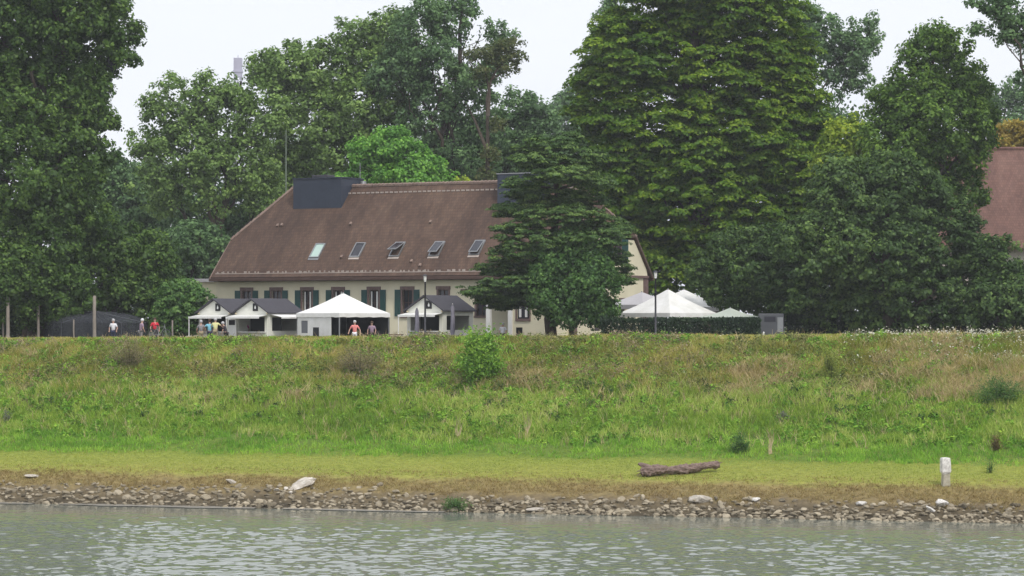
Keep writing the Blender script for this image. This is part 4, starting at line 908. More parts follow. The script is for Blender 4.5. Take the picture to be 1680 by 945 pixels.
# ------------------------------------------------------------------ people
def skin_obj(name, verts, edges, radii, mt, parent, sub=1, root=0):
    me = bpy.data.meshes.new(name); me.from_pydata([tuple(v) for v in verts], edges, []); me.materials.append(mt)
    o = bpy.data.objects.new(name, me); C.objects.link(o); o.parent = parent
    md = o.modifiers.new('skin', 'SKIN'); md.use_smooth_shade = True
    if not me.skin_vertices: me.skin_vertices.new()
    for i, r_ in enumerate(radii):
        sv = me.skin_vertices[0].data[i]; sv.radius = (r_, r_) if not hasattr(r_, '__len__') else r_; sv.use_root = (i == root)
    sb = o.modifiers.new('sub', 'SUBSURF'); sb.levels = sub; sb.render_levels = sub
    return o
def person(loc, rz, label, shirt, trousers, hair, lean=0.0, arms=((.25, .1, -.5), (.25, .1, -.5)), sit=False, hat=None, h=1.7):
    """arms: hand offsets (out, forward, down) from each shoulder; faces +y locally before rz"""
    t = empty('person', loc, rz, label=label, cat='person', group='visitors along the dike')
    k = h / 1.7; hip = (.48 if sit else .92) * k
    def q(x, y, z): return Vector((x, y, z)) * 1
    sp = lambda f: Vector((0, math.sin(lean) * f * .55 * k, hip + math.cos(lean) * f * .55 * k))
    ches = sp(.75); neck = sp(1.02); chin = sp(1.12) + Vector((0, .02, 0)); head = sp(1.32) + Vector((0, .02, 0)); crown_ = sp(1.44)
    V = [Vector((0, 0, hip)), sp(.4), ches, neck, head, crown_]; E = [(0, 1), (1, 2), (2, 3), (3, 4), (4, 5)]; Rr = [(.13, .10), (.12, .09), (.14, .10), (.055, .055), (.095, .10), (.07, .075)]
    def add(p, par, r_): V.append(Vector(p)); Rr.append(r_); E.append((par, len(V) - 1)); return len(V) - 1
    add(head + Vector((0, .10, -.01)), 4, .018); add(head + Vector((.095, 0, 0)), 4, .02); add(head + Vector((-.095, 0, 0)), 4, .02)
    sh = []; el = []; legs = []
    for sgn, (o_, f_, d_) in zip((-1, 1), arms):
        s0 = ches + Vector((sgn * .18 * k, 0, .06)); a = add(s0, 2, .055); hand = s0 + Vector((sgn * o_ * .4, f_, d_)) * k
        mid = s0.lerp(hand, .5) + Vector((sgn * .07, -.05, -.03)); e_ = add(mid, a, .042); w_ = add(s0.lerp(hand, .93), e_, .028); pm = add(hand, w_, .036); sh.append((s0, mid))
        dr_ = (hand - mid).normalized(); sd_ = dr_.cross(Vector((0, 1, .3))).normalized()
        for j, (of, ln_) in enumerate(((-.03, .075), (-.01, .088), (.01, .082), (.03, .066))):
            f1 = add(hand + sd_ * of + dr_ * .05, pm, .009); add(hand + sd_ * of * 1.1 + dr_ * ln_ + Vector((0, .02, 0)), f1, .008)
        f1 = add(hand + sd_ * .045 + dr_ * .01, pm, .011); add(hand + sd_ * .06 + dr_ * .045, f1, .009)
    for sgn in (-1, 1):
        a = add((sgn * .09 * k, 0, hip - .04), 0, .085)
        kn = Vector((sgn * .11, .42, hip)) if sit else Vector((sgn * .10, .03, .48 * k)); an_ = Vector((sgn * .11, .44, .08)) if sit else Vector((sgn * .10, -.01, .08))
        b_ = add(kn, a, .058); c_ = add(an_, b_, .036); add(an_ + Vector((0, .16, -.05)), c_, .034); legs.append((Vector((sgn * .09 * k, 0, hip - .04)), kn, an_))
    skin_obj('body', V, E, Rr, M['skin'], t)
    V = [Vector((0, 0, hip - .03)), sp(.4), ches, sp(.95)]; E = [(0, 1), (1, 2), (2, 3)]; Rr = [(.155, .125), (.15, .115), (.165, .125), (.08, .075)]
    for s0, mid in sh: V += [s0, s0.lerp(mid, .8)]; Rr += [.075, .062]; E += [(2, len(V) - 2), (len(V) - 2, len(V) - 1)]
    skin_obj('shirt', V, E, Rr, shirt, t)
    V = [Vector((0, 0, hip))]; E = []; Rr = [(.145, .12)]
    for a, b_, c_ in legs: V += [a, b_, b_.lerp(c_, .9)]; n0 = len(V); E += [(0, n0 - 3), (n0 - 3, n0 - 2), (n0 - 2, n0 - 1)]; Rr += [.098, .07, .055]
    skin_obj('trousers', V, E, Rr, trousers, t)
    hh_ = head + Vector((0, -.015, .035))
    MB().ball(hh_, .112, .118, .115, 12, 8).build('hair' if not hat else 'cap', hat or hair, t, smooth=True)
    for x in (-.035, .035): MB().ball(head + Vector((x, .098, .01)), .010, n=6, m=4).build('eye', M['black'], t)
    return t
def cloth(nm, c): return mat(nm, c, .85, .12, 4)
K = {n_: cloth('cloth_' + n_, c) for n_, c in dict(yellow=(.72, .70, .36), blue=(.22, .52, .66), red=(.55, .035, .06), coral=(.75, .25, .24), white=(.78, .78, .82), dark=(.04, .035, .045), navy=(.03, .04, .08), grey=(.25, .24, .25), khaki=(.30, .26, .17), brownhair=(.07, .045, .03), greyhair=(.5, .5, .52), mauve=(.35, .25, .33), magenta=(.35, .03, .18)).items()}
def at(px, Y, dz=0): p = groundat(px, Y); p.z += dz; return p
person(at(353.5, 187.2), R(-5), 'person in a pale yellow shirt seen from behind at the leftmost stall', K['yellow'], K['khaki'], K['greyhair'], arms=((.4, .3, -.3), (.6, .35, -.25)))
person(at(344, 188), R(20), 'person in a light blue top beside the one in the yellow shirt', K['blue'], K['navy'], K['brownhair'], arms=((.5, .3, -.3), (.3, .2, -.4)), h=1.72)
person(at(371, 187.8), R(75), 'grey haired person in dark clothes facing the yellow shirted one', K['dark'], K['dark'], K['greyhair'], lean=.35, h=1.6)
person(at(330, 189), R(10), 'person in a greyish top waiting under the awning by the left stall post', K['grey'], K['khaki'], K['greyhair'], h=1.66)
person(at(582, 185.2), R(180), 'grey haired person in a red top carrying light cloths before the marquee', K['coral'], K['white'], K['greyhair'], arms=((.6, .1, -.5), (.6, .1, -.5)), h=1.66)
person(at(254, 184.5, .0), R(200), 'person in a red shirt sitting beside the parked bicycle', K['red'], K['dark'], K['brownhair'], sit=True, h=1.7)
person(at(231, 189), R(-60), 'person with a pale cap walking under the left trees', K['mauve'], K['grey'], K['greyhair'], hat=K['white'], lean=.15, h=1.72)
person(at(186, 189), R(170), 'person in a bright white shirt standing before the net tent', K['white'], K['navy'], K['greyhair'], h=1.62)
person(at(402, 191.2), R(180), 'vendor in magenta behind the counter of the second stall', K['magenta'], K['dark'], K['brownhair'], h=1.68)
person(at(825, 184.5), R(160), 'person in white sitting at the table near the porch post', K['white'], K['dark'], K['greyhair'], h=1.5)
person(at(610, 188), R(170), 'person in dark mauve in the shade of the marquee', K['mauve'], K['dark'], K['brownhair'], h=1.6)
M['rustleaf'] = LM['rust']
LM['weedy'] = leafmat('leaf_weedy', [(.05, .12, .03), (.09, .19, .045), (.18, .30, .07)])
LM['yellowish'] = leafmat('leaf_yellowish', [(.16, .22, .04), (.26, .32, .06), (.38, .42, .1)])
M['mauveleaf'] = leafmat('mallow_flowers', [(.10, .18, .05), (.24, .18, .24), (.16, .28, .07)])
M['seedleaf'] = leafmat('seeded_clump', [(.20, .16, .09), (.28, .23, .14), (.30, .32, .10)])
M['straw'] = mat('straw_stalk', (.45, .37, .22), .9, .2, 4)
M['palerock'] = mat('pale_rock', (.30, .27, .23), .9, .2, 4, col2=(.52, .48, .42), bump=.4)
M['concrete_pale'] = mat('weathered_base', (.30, .27, .20), .9, .2, 5, col2=(.48, .45, .36), bump=.4)
HAZE = .00024
M['palestone'] = mat('pale_stone', (.42, .37, .31), .9, .2, 3, col2=(.70, .66, .60), bump=.5)
M['dry'] = mat('dead_wood', (.10, .065, .055), .9, .4, 4, stretch=(1, 4, 4), bump=.8, col2=(.30, .22, .19))
M['stemgreen'] = mat('green_stem', (.10, .12, .05), .8, .2, 4)
# ------------------------------------------------------------------ grasses and herbs of the dike: nobody could count them
def strips(name, s, d, h, wd, lean, cv, lv, mt, nseg=2, zoff=0):
    """bent grass blades as tapered strips; all arrays of length n"""
    n = len(s); x = NY * s + NX * d; y = SY - NX * s + NY * d; z = zground(s, d) - .02 + zoff
    th = rng.uniform(0, 2 * np.pi, n); ld = rng.uniform(0, 2 * np.pi, n)
    ax = np.cos(th); ay = np.sin(th); pts = []
    for i in range(nseg + 1):
        t = i / nseg; w_ = wd * (1 - t * .85) * .5; off = lean * h * t * t
        cx = x + np.cos(ld) * off; cy = y + np.sin(ld) * off; cz = z + h * t * (1 - .25 * (lean * t) ** 2)
        pts.append(np.stack([cx - ax * w_, cy - ay * w_, cz], -1)); pts.append(np.stack([cx + ax * w_, cy + ay * w_, cz], -1))
    V = np.stack(pts, 1).reshape(-1, 3); k = 2 * (nseg + 1); base = (np.arange(n) * k)[:, None]
    Fq = np.concatenate([base + np.array([[2 * i, 2 * i + 1, 2 * i + 3, 2 * i + 2]]) for i in range(nseg)], 1).reshape(-1, 4)
    return np_mesh(name, V, Fq, mt, None, {'cv': np.repeat(cv, nseg), 'lv': np.repeat(lv, nseg)})
GM = {
 'weeddark': leafmat('herb_leaves_dark', [(.035, .075, .025), (.06, .12, .035), (.11, .18, .05)], trans=.2, gloss=0),
 'lawn': leafmat('grass_lawn', [(0.213, 0.282, 0.042), (0.315, 0.362, 0.055), (0.468, 0.429, 0.132)], trans=.2, gloss=0),
 'fresh': leafmat('grass_fresh', [(0.137, 0.305, 0.038), (0.256, 0.468, 0.058), (0.420, 0.619, 0.099)], trans=.25, gloss=0),
 'meadow': leafmat('grass_meadow', [(0.151, 0.270, 0.035), (0.298, 0.430, 0.061), (0.546, 0.608, 0.184)], trans=.25, gloss=0),
 'olive': leafmat('grass_olive', [(0.193, 0.209, 0.041), (0.363, 0.351, 0.082), (0.587, 0.498, 0.173)], trans=.25, gloss=0),
 'straw': leafmat('grass_straw', [(.34, .26, .12), (.52, .42, .22), (.70, .58, .36)], trans=.2, gloss=0),
 'seed': leafmat('seed_heads', [(.19, .15, .10), (.30, .24, .17), (.40, .33, .23)], trans=.1, gloss=0),
 'weed': leafmat('herb_leaves', [(0.078, 0.199, 0.027), (0.180, 0.369, 0.046), (0.408, 0.582, 0.088)], trans=.2, gloss=0),
 'weed2': leafmat('herb_leaves_dull', [(0.096, 0.125, 0.042), (0.180, 0.208, 0.069), (0.303, 0.305, 0.112)], trans=.2, gloss=0),
 'umbel': leafmat('umbel_flowers', [(.45, .45, .30), (.60, .60, .48), (.72, .72, .66)], trans=.1, gloss=0),
}
def sample(n, d0, d1, s0=-46, s1=33): return rng.uniform(s0, s1, n), rng.uniform(d0, d1, n)
def tuft(s, d, k, spread): return np.repeat(s, k) + rng.normal(0, spread, len(s) * k), np.repeat(d, k) + rng.normal(0, spread, len(s) * k)
def st(a): return np.clip((a - .5) * 2.6 + .5, 0, 1)
def u_(n, a, b): return rng.uniform(a, b, n)
# lawn
s, d = sample(72000, 4.3, 11.5); k = len(s)
dm = 0; strips('short_grass', s, d, u_(k, .04, .09), u_(k, .03, .05), u_(k, .2, .7), st(fbm(s, d * 2.5, 3.5, 5)), rng.random(k), GM['lawn'], 1)['kind'] = 'stuff'
# lush edge
s, d = sample(10800, 9.0, 15.5); keep = rng.random(len(s)) < np.clip((d - 8.8 - 3.0 * (fbm(s, 0 * s, 6, 44) - .5)) / 2.5, 0, 1) * (.45 + .9 * (fbm(s, d, 1.8, 6) > .45)); s, d = s[keep], d[keep]
cv = st(fbm(s, d * 2, 1.8, 6)); s2, d2 = tuft(s, d, 9, .09); k = len(s2)
strips('lush_grass', s2, d2, u_(k, .12, .32), u_(k, .03, .055), u_(k, .2, .9), np.repeat(cv, 9), rng.random(k), GM['fresh'], 2)['kind'] = 'stuff'
# mid slope green meadow
s, d = sample(20400, 12, 31.5); keep = (rng.random(len(s)) < np.where(d < 20, 1, .45)) & (d > 12.2 + 3.5 * (fbm(s, 0 * s, 4, 45) - .5)); s, d = s[keep], d[keep]
cv = st(fbm(s, d, 2.4, 7) + (d > 20) * .05); s2, d2 = tuft(s, d, 9, .11); k = len(s2); hs = np.repeat((.25 + .55 * fbm(s, d, 1.6, 8)) * np.interp(d, [25.5, 28, 29.5], [1, .5, .3]), 9)
strips('meadow_grass', s2, d2, u_(k, .5, 1.0) * hs, u_(k, .035, .07), u_(k, .2, .8), np.repeat(cv, 9), rng.random(k), GM['meadow'], 2)['kind'] = 'stuff'
# upper slope olive
s, d = sample(18000, 17.5, 31.8); keep = (rng.random(len(s)) < np.clip((d - 17 - 2.5 * fbm(s, d, 4, 2)) / 4, 0, 1)); s, d = s[keep], d[keep]
cv = st(fbm(s, d, 2.0, 11)); s2, d2 = tuft(s, d, 9, .12); k = len(s2); hs = np.repeat((.3 + .7 * fbm(s, d, 1.6, 12)) * np.interp(d, [25.5, 28, 29.5], [1, .45, .28]), 9)
strips('rough_grass', s2, d2, u_(k, .45, 1.0) * hs, u_(k, .035, .065), u_(k, .2, .9), np.repeat(cv, 9), rng.random(k), GM['olive'], 2)['kind'] = 'stuff'
# straw patches, mostly right of centre and on the upper slope
s, d = sample(19200, 17, 28.3); f = fbm(s, d, 4.5, 15) + .20 * np.clip(s / 16, -.6, 1) * (d > 18) - .012 * np.abs(d - 23)
keep = (f > .60) | (rng.random(len(s)) < .07); s, d = s[keep], d[keep]
s2, d2 = tuft(s, d, 8, .13); k = len(s2)
strips('dry_grass', s2, d2, u_(k, .35, .85), u_(k, .03, .055), u_(k, .3, 1.3), u_(k, 0, 1), rng.random(k), GM['straw'], 2)['kind'] = 'stuff'
# lone pale stalks everywhere on the slope
s, d = sample(720, 11.5, 20); s2, d2 = tuft(s, d, 5, .08); k = len(s2)
strips('pale_stalks', s2, d2, u_(k, .4, .9), u_(k, .022, .035), u_(k, .2, 1.0), u_(k, .2, 1), rng.random(k), GM['straw'], 2)['kind'] = 'stuff'
# brown band above the stones
s, d = sample(20000, .5, 5.6); keep = (d > 1.7 - 2.6 * (fbm(s, d, 1.4, 47) - .42) + .5 * (s < -8)) & (rng.random(len(s)) < np.where(d < 3.8 + 2.8 * (fbm(s, 0 * s, 3, 46) - .5), .9, .15)); s, d = s[keep], d[keep]
s2, d2 = tuft(s, d, 6, .08); k = len(s2)
M['bandgrass'] = leafmat('grass_brown_band', [(.20, .14, .06), (.33, .25, .11), (.38, .36, .13)], trans=.2, gloss=0)
strips('brown_bank_grass', s2, d2, u_(k, .05, .20), u_(k, .025, .045), u_(k, .4, 1.4), np.repeat(fbm(s, d * 2, 1.5, 17), 6), rng.random(k), M['bandgrass'], 1)['kind'] = 'stuff'
# herb clumps
def herbs(name, n0, d0, d1, thr, off, size, hgt, mt, per, leaf, s0=-46, s1=33, sel=None):
    s, d = sample(n0, d0, d1, s0, s1); keep = fbm(s, d, 2.6, off) > thr
    if sel is not None: keep &= sel(s, d)
    s, d = s[keep], d[keep]; n = len(s); r_ = u_(n, .5, 1.2) * size; ci = np.repeat(np.arange(n), per); m_ = len(ci)
    q = unit(m_); q[:, 2] = np.abs(q[:, 2]); rad = rng.random(m_) ** .4
    x = NY * s + NX * d; y = SY - NX * s + NY * d; z = zground(s, d)
    c = np.stack([x, y, z], 1)[ci] + q * (rad * r_[ci])[:, None] * np.array([1, 1, hgt])
    nr = q * .5 + rng.normal(size=(m_, 3)) * .45 + np.array([0, 0, .5]); nr /= np.linalg.norm(nr, axis=1)[:, None]
    o = leaves(c, nr, leaf * u_(m_, .6, 1.4), .5, (rng.random(n) * .5 + .5 * st(fbm(s, d, 1.5, off + 3)))[ci], rng.random(m_), name, mt, None, rng); o['kind'] = 'stuff'; return o
herbs('herb_clumps', 4200, 12.0, 23, .44, 31, .30, 1.1, GM['weed'], 40, .17)
herbs('tall_herbs', 3600, 19, 28, .46, 33, .42, 1.25, GM['weed'], 46, .17)
herbs('dull_herbs', 3400, 19, 28, .52, 35, .45, 1.3, GM['weed2'], 46, .16)
herbs('seed_head_herbs', 3000, 20.5, 28, .54, 37, .36, 1.8, GM['seed'], 44, .11, sel=lambda s, d: s < 8)
herbs('white_umbels', 900, 23, 30.5, .38, 39, .30, 2.2, GM['umbel'], 8, .14, 13, 33)
herbs('white_umbels', 160, 20, 30.5, .30, 41, .30, 2.4, GM['umbel'], 5, .09, -5, 33)

herbs('broad_leaf_weeds', 260, 13, 28, .40, 51, .40, 1.1, GM['weed'], 60, .24)
herbs('dark_weeds', 320, 15, 28, .42, 53, .42, 1.2, GM['weeddark'], 60, .17)
# ------------------------------------------------------------------ single plants
def plant(px, py, wpx, hpx, name, label, lm, cat='plant', leaf=.13, per=60, cl=.28, stem=True, seed=1, flat=.8):
    """arching stems carrying pairs of leaves, longest in the middle"""
    g_ = onground(px, py); sc_ = g_.y / F; rx = wpx * sc_ / 2; H_ = hpx * sc_
    t = empty(name, g_, label=label, cat=cat); b = MB(); rg = np.random.default_rng(seed); cs = []; ns = []; cv = []
    nst = int(10 + 26 * rx)
    for i in range(nst):
        a = rg.uniform(0, 6.28); rr = rx * rg.uniform(.15, 1.15) ** .8; h = H_ * (1.12 - .55 * (rr / rx) ** 2) * rg.uniform(.55, 1.1)
        e = np.array([rr * math.cos(a), .7 * rr * math.sin(a), h]); s0 = np.array([e[0] * .25, e[1] * .25, 0]); md = s0 * .5 + e * .5 + np.array([-e[0] * .1, 0, h * .18])
        if i % 2 == 0: b.tube([tuple(s0), tuple(md), tuple(e)], [.018, .012, .005], 4)
        m_ = int(per * 1.1 * (.4 + h)); tt = rg.uniform(.12, 1.05, m_)[:, None]; c = (1 - tt) ** 2 * s0 + 2 * tt * (1 - tt) * md + tt ** 2 * e
        c = c + rg.normal(size=(m_, 3)) * leaf * (1.1 + rx * .35); c[:, 2] = np.maximum(c[:, 2], -.05); cs.append(c); cv.append(np.full(m_, rg.random() * .6) + .4 * tt[:, 0].clip(0, 1))
    c = np.concatenate(cs); n = len(c); nr = rg.normal(size=(n, 3)) * .5 + np.array([0, -.1, .7]); nr /= np.linalg.norm(nr, axis=1)[:, None]
    b.build('stem', M['stemgreen'], t)
    leaves(c, nr, leaf * rg.uniform(.6, 1.5, n), .5, np.concatenate(cv), rg.random(n), 'foliage', lm, t, rg)
    return t
LM['bush'] = leafmat('leaf_bush', [(.07, .20, .03), (.18, .36, .045), (.40, .58, .09)])
t = plant(787, 628, 74, 74, 'robinia_bush', 'fresh green bush growing out of the dike slope in the middle', LM['bush'], 'bush', .17, 130, .36, seed=81, flat=.6)
plant(1633, 741, 26, 24, 'dock_plant', 'rusty brown dock plant on the lower slope at the right', M['rustleaf'], seed=82, leaf=.07, cl=.15)
plant(1214, 742, 30, 28, 'thistle', 'dark green thistle at the foot of the slope above the driftwood log', LM['weedy'], seed=83, leaf=.1, cl=.18)
plant(1624, 776, 12, 20, 'seedling', 'small green seedling on the bank right of the marker stone', LM['weedy'], seed=84, leaf=.07, cl=.12, per=30)
plant(1285, 692, 24, 16, 'mallow', 'mauve flowered plant on the green slope above the log', M['mauveleaf'], seed=85, leaf=.06, cl=.15)
plant(12, 694, 16, 18, 'mallow', 'mauve flowered plant at the left edge of the slope', M['mauveleaf'], seed=86, leaf=.06, cl=.13)
plant(1362, 628, 46, 54, 'mugwort', 'yellow green herb clump on the upper slope right of the middle', LM['yellowish'], seed=87, leaf=.09, cl=.22)
plant(1640, 662, 90, 40, 'bramble', 'dark bramble patch on the slope at the right edge', LM['weedy'], seed=88, leaf=.1, cl=.26)
plant(590, 615, 90, 46, 'buddleia', 'greyish brown seed headed clump on the slope left of the fresh green bush', M['seedleaf'], seed=89, leaf=.08, cl=.25)
plant(215, 606, 70, 50, 'mugwort', 'faded pinkish brown herb clump below the parked bicycle', M['seedleaf'], seed=90, leaf=.08, cl=.25)
plant(745, 837, 56, 16, 'sedge', 'low green sedge cushion growing among the stones at the water edge', LM['weedy'], seed=91, leaf=.09, cl=.15)
# dead stalks
for px, py, hp, lb in ((1264, 745, 50, 'tall dead stalk standing at the foot of the slope right of the thistle'), (752, 722, 40, 'pale dead grass stalk bundle below the fresh green bush'), (865, 718, 44, 'pale dead grass stalk bundle right of the one below the bush')):
    g_ = onground(px, py); b = MB(); rg = random.Random(px)
    for i in range(9): b.tube([(rg.uniform(-.12, .12), rg.uniform(-.1, .1), -.03), (rg.uniform(-.2, .2), 0, hp / 31 * .5), (rg.uniform(-.42, .42), rg.uniform(-.2, .2), hp / 31 * rg.uniform(.75, 1.15))], [.016, .013, .006], 4)
    o = b.build('dead_stalks', M['straw'], smooth=True); o.location = g_; tag(o, lb, 'dead plant')

# ------------------------------------------------------------------ stones of the bank
def rock_mesh(i, big=False):
    rg = np.random.default_rng(100 + i); import bmesh
    bm = bmesh.new(); bmesh.ops.create_icosphere(bm, subdivisions=2 if not big else 4, radius=1)
    cuts = [(unit(1, rg)[0], rg.uniform(.55, .85)) for _ in range(9)]; sc3 = np.array([rg.uniform(.75, 1.25), rg.uniform(.6, 1), rg.uniform(.45, .75)])
    for v in bm.verts:
        p = np.array(v.co)
        for nn, dd in cuts:
            t_ = p @ nn
            if t_ > dd: p = p - nn * (t_ - dd)
        p = p * sc3 * (1 + rg.normal(0, .03 if not big else .008))
        if big: p = p * (1 + .28 * (float(fbm(p[0] * 3 + p[2], p[1] * 3 + i, 1.2, i)) - .5) + .1 * (float(vn(p[0] * 9, p[2] * 9 + p[1] * 7, 1, i)) - .5))
        v.co = p
    me = bpy.data.meshes.new('stone'); bm.to_mesh(me); bm.free(); return me
def stonemat(nm, a, c):
    m, n, out = newmat(nm); lk = n.links.new
    oi = n.nodes.new('ShaderNodeObjectInfo'); t = n.nodes.new('ShaderNodeTexCoord'); z = n.nodes.new('ShaderNodeTexNoise'); z.inputs['Scale'].default_value = 3; z.inputs['Detail'].default_value = 6
    at_ = n.nodes.new('ShaderNodeAttribute'); at_.attribute_name = 'lv'
    lk(t.outputs['Object'], z.inputs['Vector']); ad = n.nodes.new('ShaderNodeMath'); ad.operation = 'ADD'; lk(oi.outputs['Random'], ad.inputs[0]); lk(at_.outputs['Fac'], ad.inputs[1])
    fr = n.nodes.new('ShaderNodeMath'); fr.operation = 'FRACT'; lk(ad.outputs[0], fr.inputs[0])
    a2 = n.nodes.new('ShaderNodeMath'); a2.operation = 'MULTIPLY_ADD'; a2.inputs[1].default_value = .6; lk(fr.outputs[0], a2.inputs[0]); h2_ = n.nodes.new('ShaderNodeMath'); h2_.operation = 'MULTIPLY'; h2_.inputs[1].default_value = .5; lk(z.outputs[0], h2_.inputs[0]); lk(h2_.outputs[0], a2.inputs[2])
    r = n.nodes.new('ShaderNodeValToRGB'); r.color_ramp.elements[0].color = (*a, 1); r.color_ramp.elements[0].position = .2; r.color_ramp.elements[1].color = (*c, 1); r.color_ramp.elements[1].position = .95
    lk(a2.outputs[0], r.inputs[0]); b = n.nodes.new('ShaderNodeBsdfPrincipled'); b.inputs['Roughness'].default_value = .9; b.inputs['Specular IOR Level'].default_value = .2
    lk(r.outputs[0], b.inputs['Base Color']); lk(b.outputs[0], out.inputs[0]); return m
M['stone'] = stonemat('river_stone', (.09, .075, .050), (.44, .38, .28))
RM = [rock_mesh(i) for i in range(10)]
for me in RM: me.materials.append(M['stone'])
def rock_at(s, d, size, lb, grp, mi, sink=.25, mt=None):
    x, y = xy(s, d); o = bpy.data.objects.new('stone', RM[mi % 10]); C.objects.link(o)
    o.location = (x, y, float(zground(s, d)) + size * (.3 - sink)); o.scale = (size * random.uniform(.8, 1.25), size * random.uniform(.8, 1.1), size * random.uniform(.8, 1.2)); o.rotation_euler = (random.uniform(-.4, .4), random.uniform(-.4, .4), random.uniform(0, 6.28))
    tag(o, lb, 'stone', grp); return o
for i in range(296):
    s = -31.5 + 63 * (i + random.random()) / 296; d = random.choice((.0, .0, .25, .5, .8, 1.1, 1.5)) + random.uniform(-.15, .15)
    if s < -8 and random.random() < .25: d += random.uniform(.4, 1.3)
    rock_at(s, d, random.uniform(.16, .30), 'rough grey brown stone of the rubble lining the water edge', 'stones lining the water edge', i, .2)
# smaller rubble between them
tv = [np.array([v.co[:] for v in me.vertices]) for me in RM]; tf = [np.array([p.vertices[:] for p in me.polygons]) for me in RM]
Vs = []; Fs = []; lv_ = []; n0 = 0
for i in range(2200):
    s = rng.uniform(-36, 36); d = rng.beta(1.2, 1.9) * (1.9 if s > -8 else 2.8) - .3; sz = rng.uniform(.07, .19); k = i % 10; a_ = rng.uniform(0, 6.28)
    x, y = xy(s, d); v = tv[k] * sz * rng.uniform(.7, 1.3, 3); v = np.stack([v[:, 0] * math.cos(a_) - v[:, 1] * math.sin(a_), v[:, 0] * math.sin(a_) + v[:, 1] * math.cos(a_), v[:, 2]], 1)
    Vs.append(v + np.array([x, y, float(zground(s, d)) + sz * .15])); Fs.append(tf[k] + n0); lv_ += [rng.random()] * len(tf[k]); n0 += len(v)
o = np_mesh('rubble', np.concatenate(Vs), np.concatenate(Fs), M['stone'], None, {'lv': lv_}, nv=3); o['kind'] = 'stuff'
# named stones
def big_rock(px, py, wx, wy, wz, label, mi, mt, rot=(0, 0, 0)):
    g_ = onground(px, py); me = rock_mesh(mi + 50, 3); me.materials.clear(); me.materials.append(mt); o = bpy.data.objects.new('stone', me); C.objects.link(o)
    o.location = g_ + Vector((0, 0, wz * .35)); o.scale = (wx, wy, wz); o.rotation_euler = rot; tag(o, label, 'stone'); return o
big_rock(494, 799, 1.15, .7, .42, 'large pale slab lying tilted above the rubble on the left half', 3, M['palestone'], (.1, -.38, .3))
for x_, y_, z_, l_ in ((470, 803, .26, 'pale broken piece at the lower left tip of the large tilted slab'), (478, 810, .2, 'small pale piece just below the large tilted slab'), (455, 806, .22, 'pale stone left of the large tilted slab')): big_rock(x_, y_, z_, z_ * .8, z_ * .6, l_, x_ % 9, M['palestone'], (.2, .2, x_))
big_rock(1148, 824, .8, .4, .38, 'broad pale boulder in the rubble below the right end of the log', 5, M['palerock'], (0, .1, .2))
big_rock(1546, 832, .5, .35, .42, 'whitish crumbled stone in the rubble below the marker stone', 7, M['white_stone'], (.2, .3, .9))
big_rock(1526, 840, .34, .3, .22, 'smaller whitish stone beside the crumbled one below the marker', 2, M['white_stone'], (.1, .5, .2))
big_rock(1413, 829, .42, .3, .16, 'flat whitish stone in the rubble left of the marker stone', 1, M['white_stone'], (0, 0, .2))
big_rock(1240, 823, .26, .26, .2, 'small bright stone right of the broad pale boulder', 6, M['white_stone'])
big_rock(380, 793, .4, .3, .2, 'small pale slab on the bank left of the large tilted one', 8, M['palerock'], (0, .3, .1))
big_rock(55, 783, .5, .35, .18, 'flat pale stone at the top of the rubble near the left edge', 4, M['palerock'], (0, .1, .4))
big_rock(880, 838, .6, .3, .2, 'long flat grey stone at the water edge in the middle', 9, M['palerock'], (0, 0, .1))

# marker stone
g_ = onground(1551, 797); g_.z -= .05; t = empty('marker_stone', g_, R(8), label='whitewashed old marker stone standing on the bank at the right', cat='marker stone')
b = MB(); b.tube([(0, 0, -.1), (0, 0, .2), (.01, 0, .62), (.01, 0, .70)], [.30, .27, .26, .25], 4); o = b.build('base', M['concrete_pale'], t, bevel=.03); o.rotation_euler = (0, 0, R(45))
b = MB(); b.tube([(0, 0, .70), (-.01, 0, .74), (-.03, 0, 1.1), (-.05, 0, 1.40), (-.05, 0, 1.46), (-.05, 0, 1.48)], [.26, .335, .33, .31, .28, .16], 4); o = b.build('head', M['white_stone'], t, bevel=.035); o.rotation_euler = (0, 0, R(45))

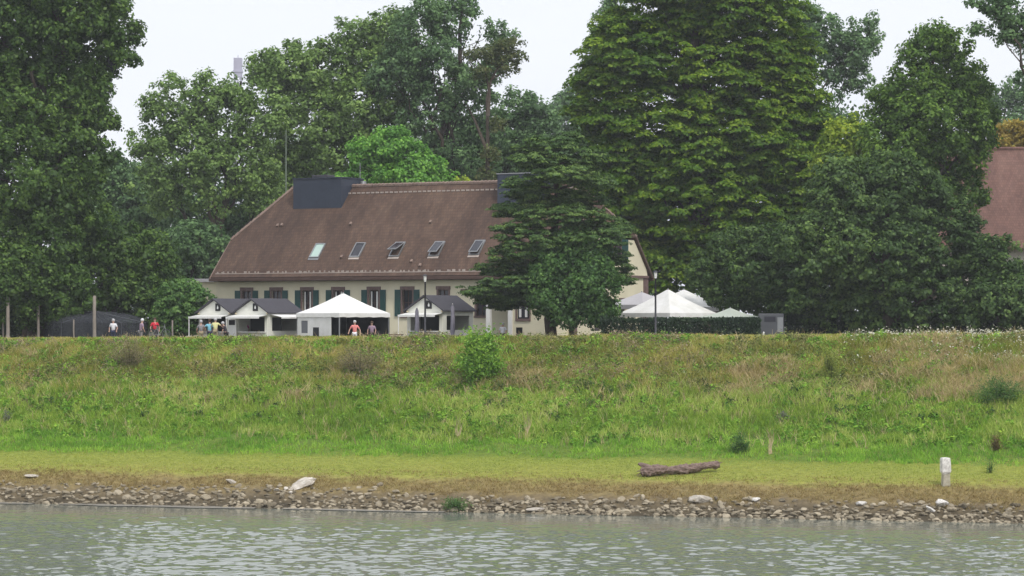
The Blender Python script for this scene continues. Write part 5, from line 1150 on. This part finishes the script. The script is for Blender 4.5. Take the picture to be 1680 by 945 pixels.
# driftwood log
A_ = onground(1052, 783); B_ = onground(1180, 774); t = empty('driftwood_log', A_, label='long weathered driftwood log lying on the lawn, its forked end to the left', cat='log'); V_ = B_ - A_
def lg(f, z, side=0): p = V_ * f; return (p.x, p.y + side, p.z * 1 + z)
b = MB(); rg = random.Random(3); pts = []; rad = []
for i in range(22):
    f = i / 21; z = .26 + .05 * math.sin(f * 9) + .06 * f; pts.append(lg(f, z + rg.uniform(-.02, .02), rg.uniform(-.03, .03))); rad.append((.27 - .07 * f + .045 * math.sin(f * 13) + rg.uniform(-.02, .02)) * (1 if i not in (0, 21) else .75))
b.tube(pts, rad, 12); log = b.build('trunk', M['dry'], t, smooth=True)
tx = bpy.data.textures.new('barkn', 'CLOUDS'); tx.noise_scale = .16
sb = log.modifiers.new('s', 'SUBSURF'); sb.levels = sb.render_levels = 2; dm = log.modifiers.new('d', 'DISPLACE'); dm.texture = tx; dm.strength = .24; dm.mid_level = .5
b = MB(); b.tube([lg(.16, .36, -.05), lg(.08, .52), lg(.0, .66, .1), lg(-.04, .72, .12)], [.15, .15, .12, .05], 9); b.build('fork', M['dry'], t, smooth=True)
b = MB()
for f, z, dx, dz in ((.93, .45, .1, .18), (.97, .4, .3, .12), (.5, .4, .15, .12), (.02, .5, -.22, .2), (.0, .35, -.25, -.05), (0, .25, -.22, -.15)): p = Vector(lg(f, z)); b.tube([p, p + Vector((dx, 0, dz))], [.05, .012], 5)
b.build('stub', M['dry'], t)

# ------------------------------------------------------------------ humid air
hz_o = MB().box(-900, 900, -40, 2600, -3, 140).build('haze', None) if False else None
me = bpy.data.meshes.new('haze'); hb = MB().box(-1000, 1000, -60, 1500, -3.5, 190); me.from_pydata(hb.v, [], hb.f)
m, n, out = newmat('haze_air'); pv = n.nodes.new('ShaderNodeVolumePrincipled'); pv.inputs['Color'].default_value = (.92, .95, 1, 1); pv.inputs['Density'].default_value = HAZE; pv.inputs['Anisotropy'].default_value = .2
n.links.new(pv.outputs[0], out.inputs['Volume']); me.materials.append(m)
if HAZE > 0:
    o = bpy.data.objects.new('haze', me); C.objects.link(o); o['kind'] = 'stuff'
print('leaves', crown.total)
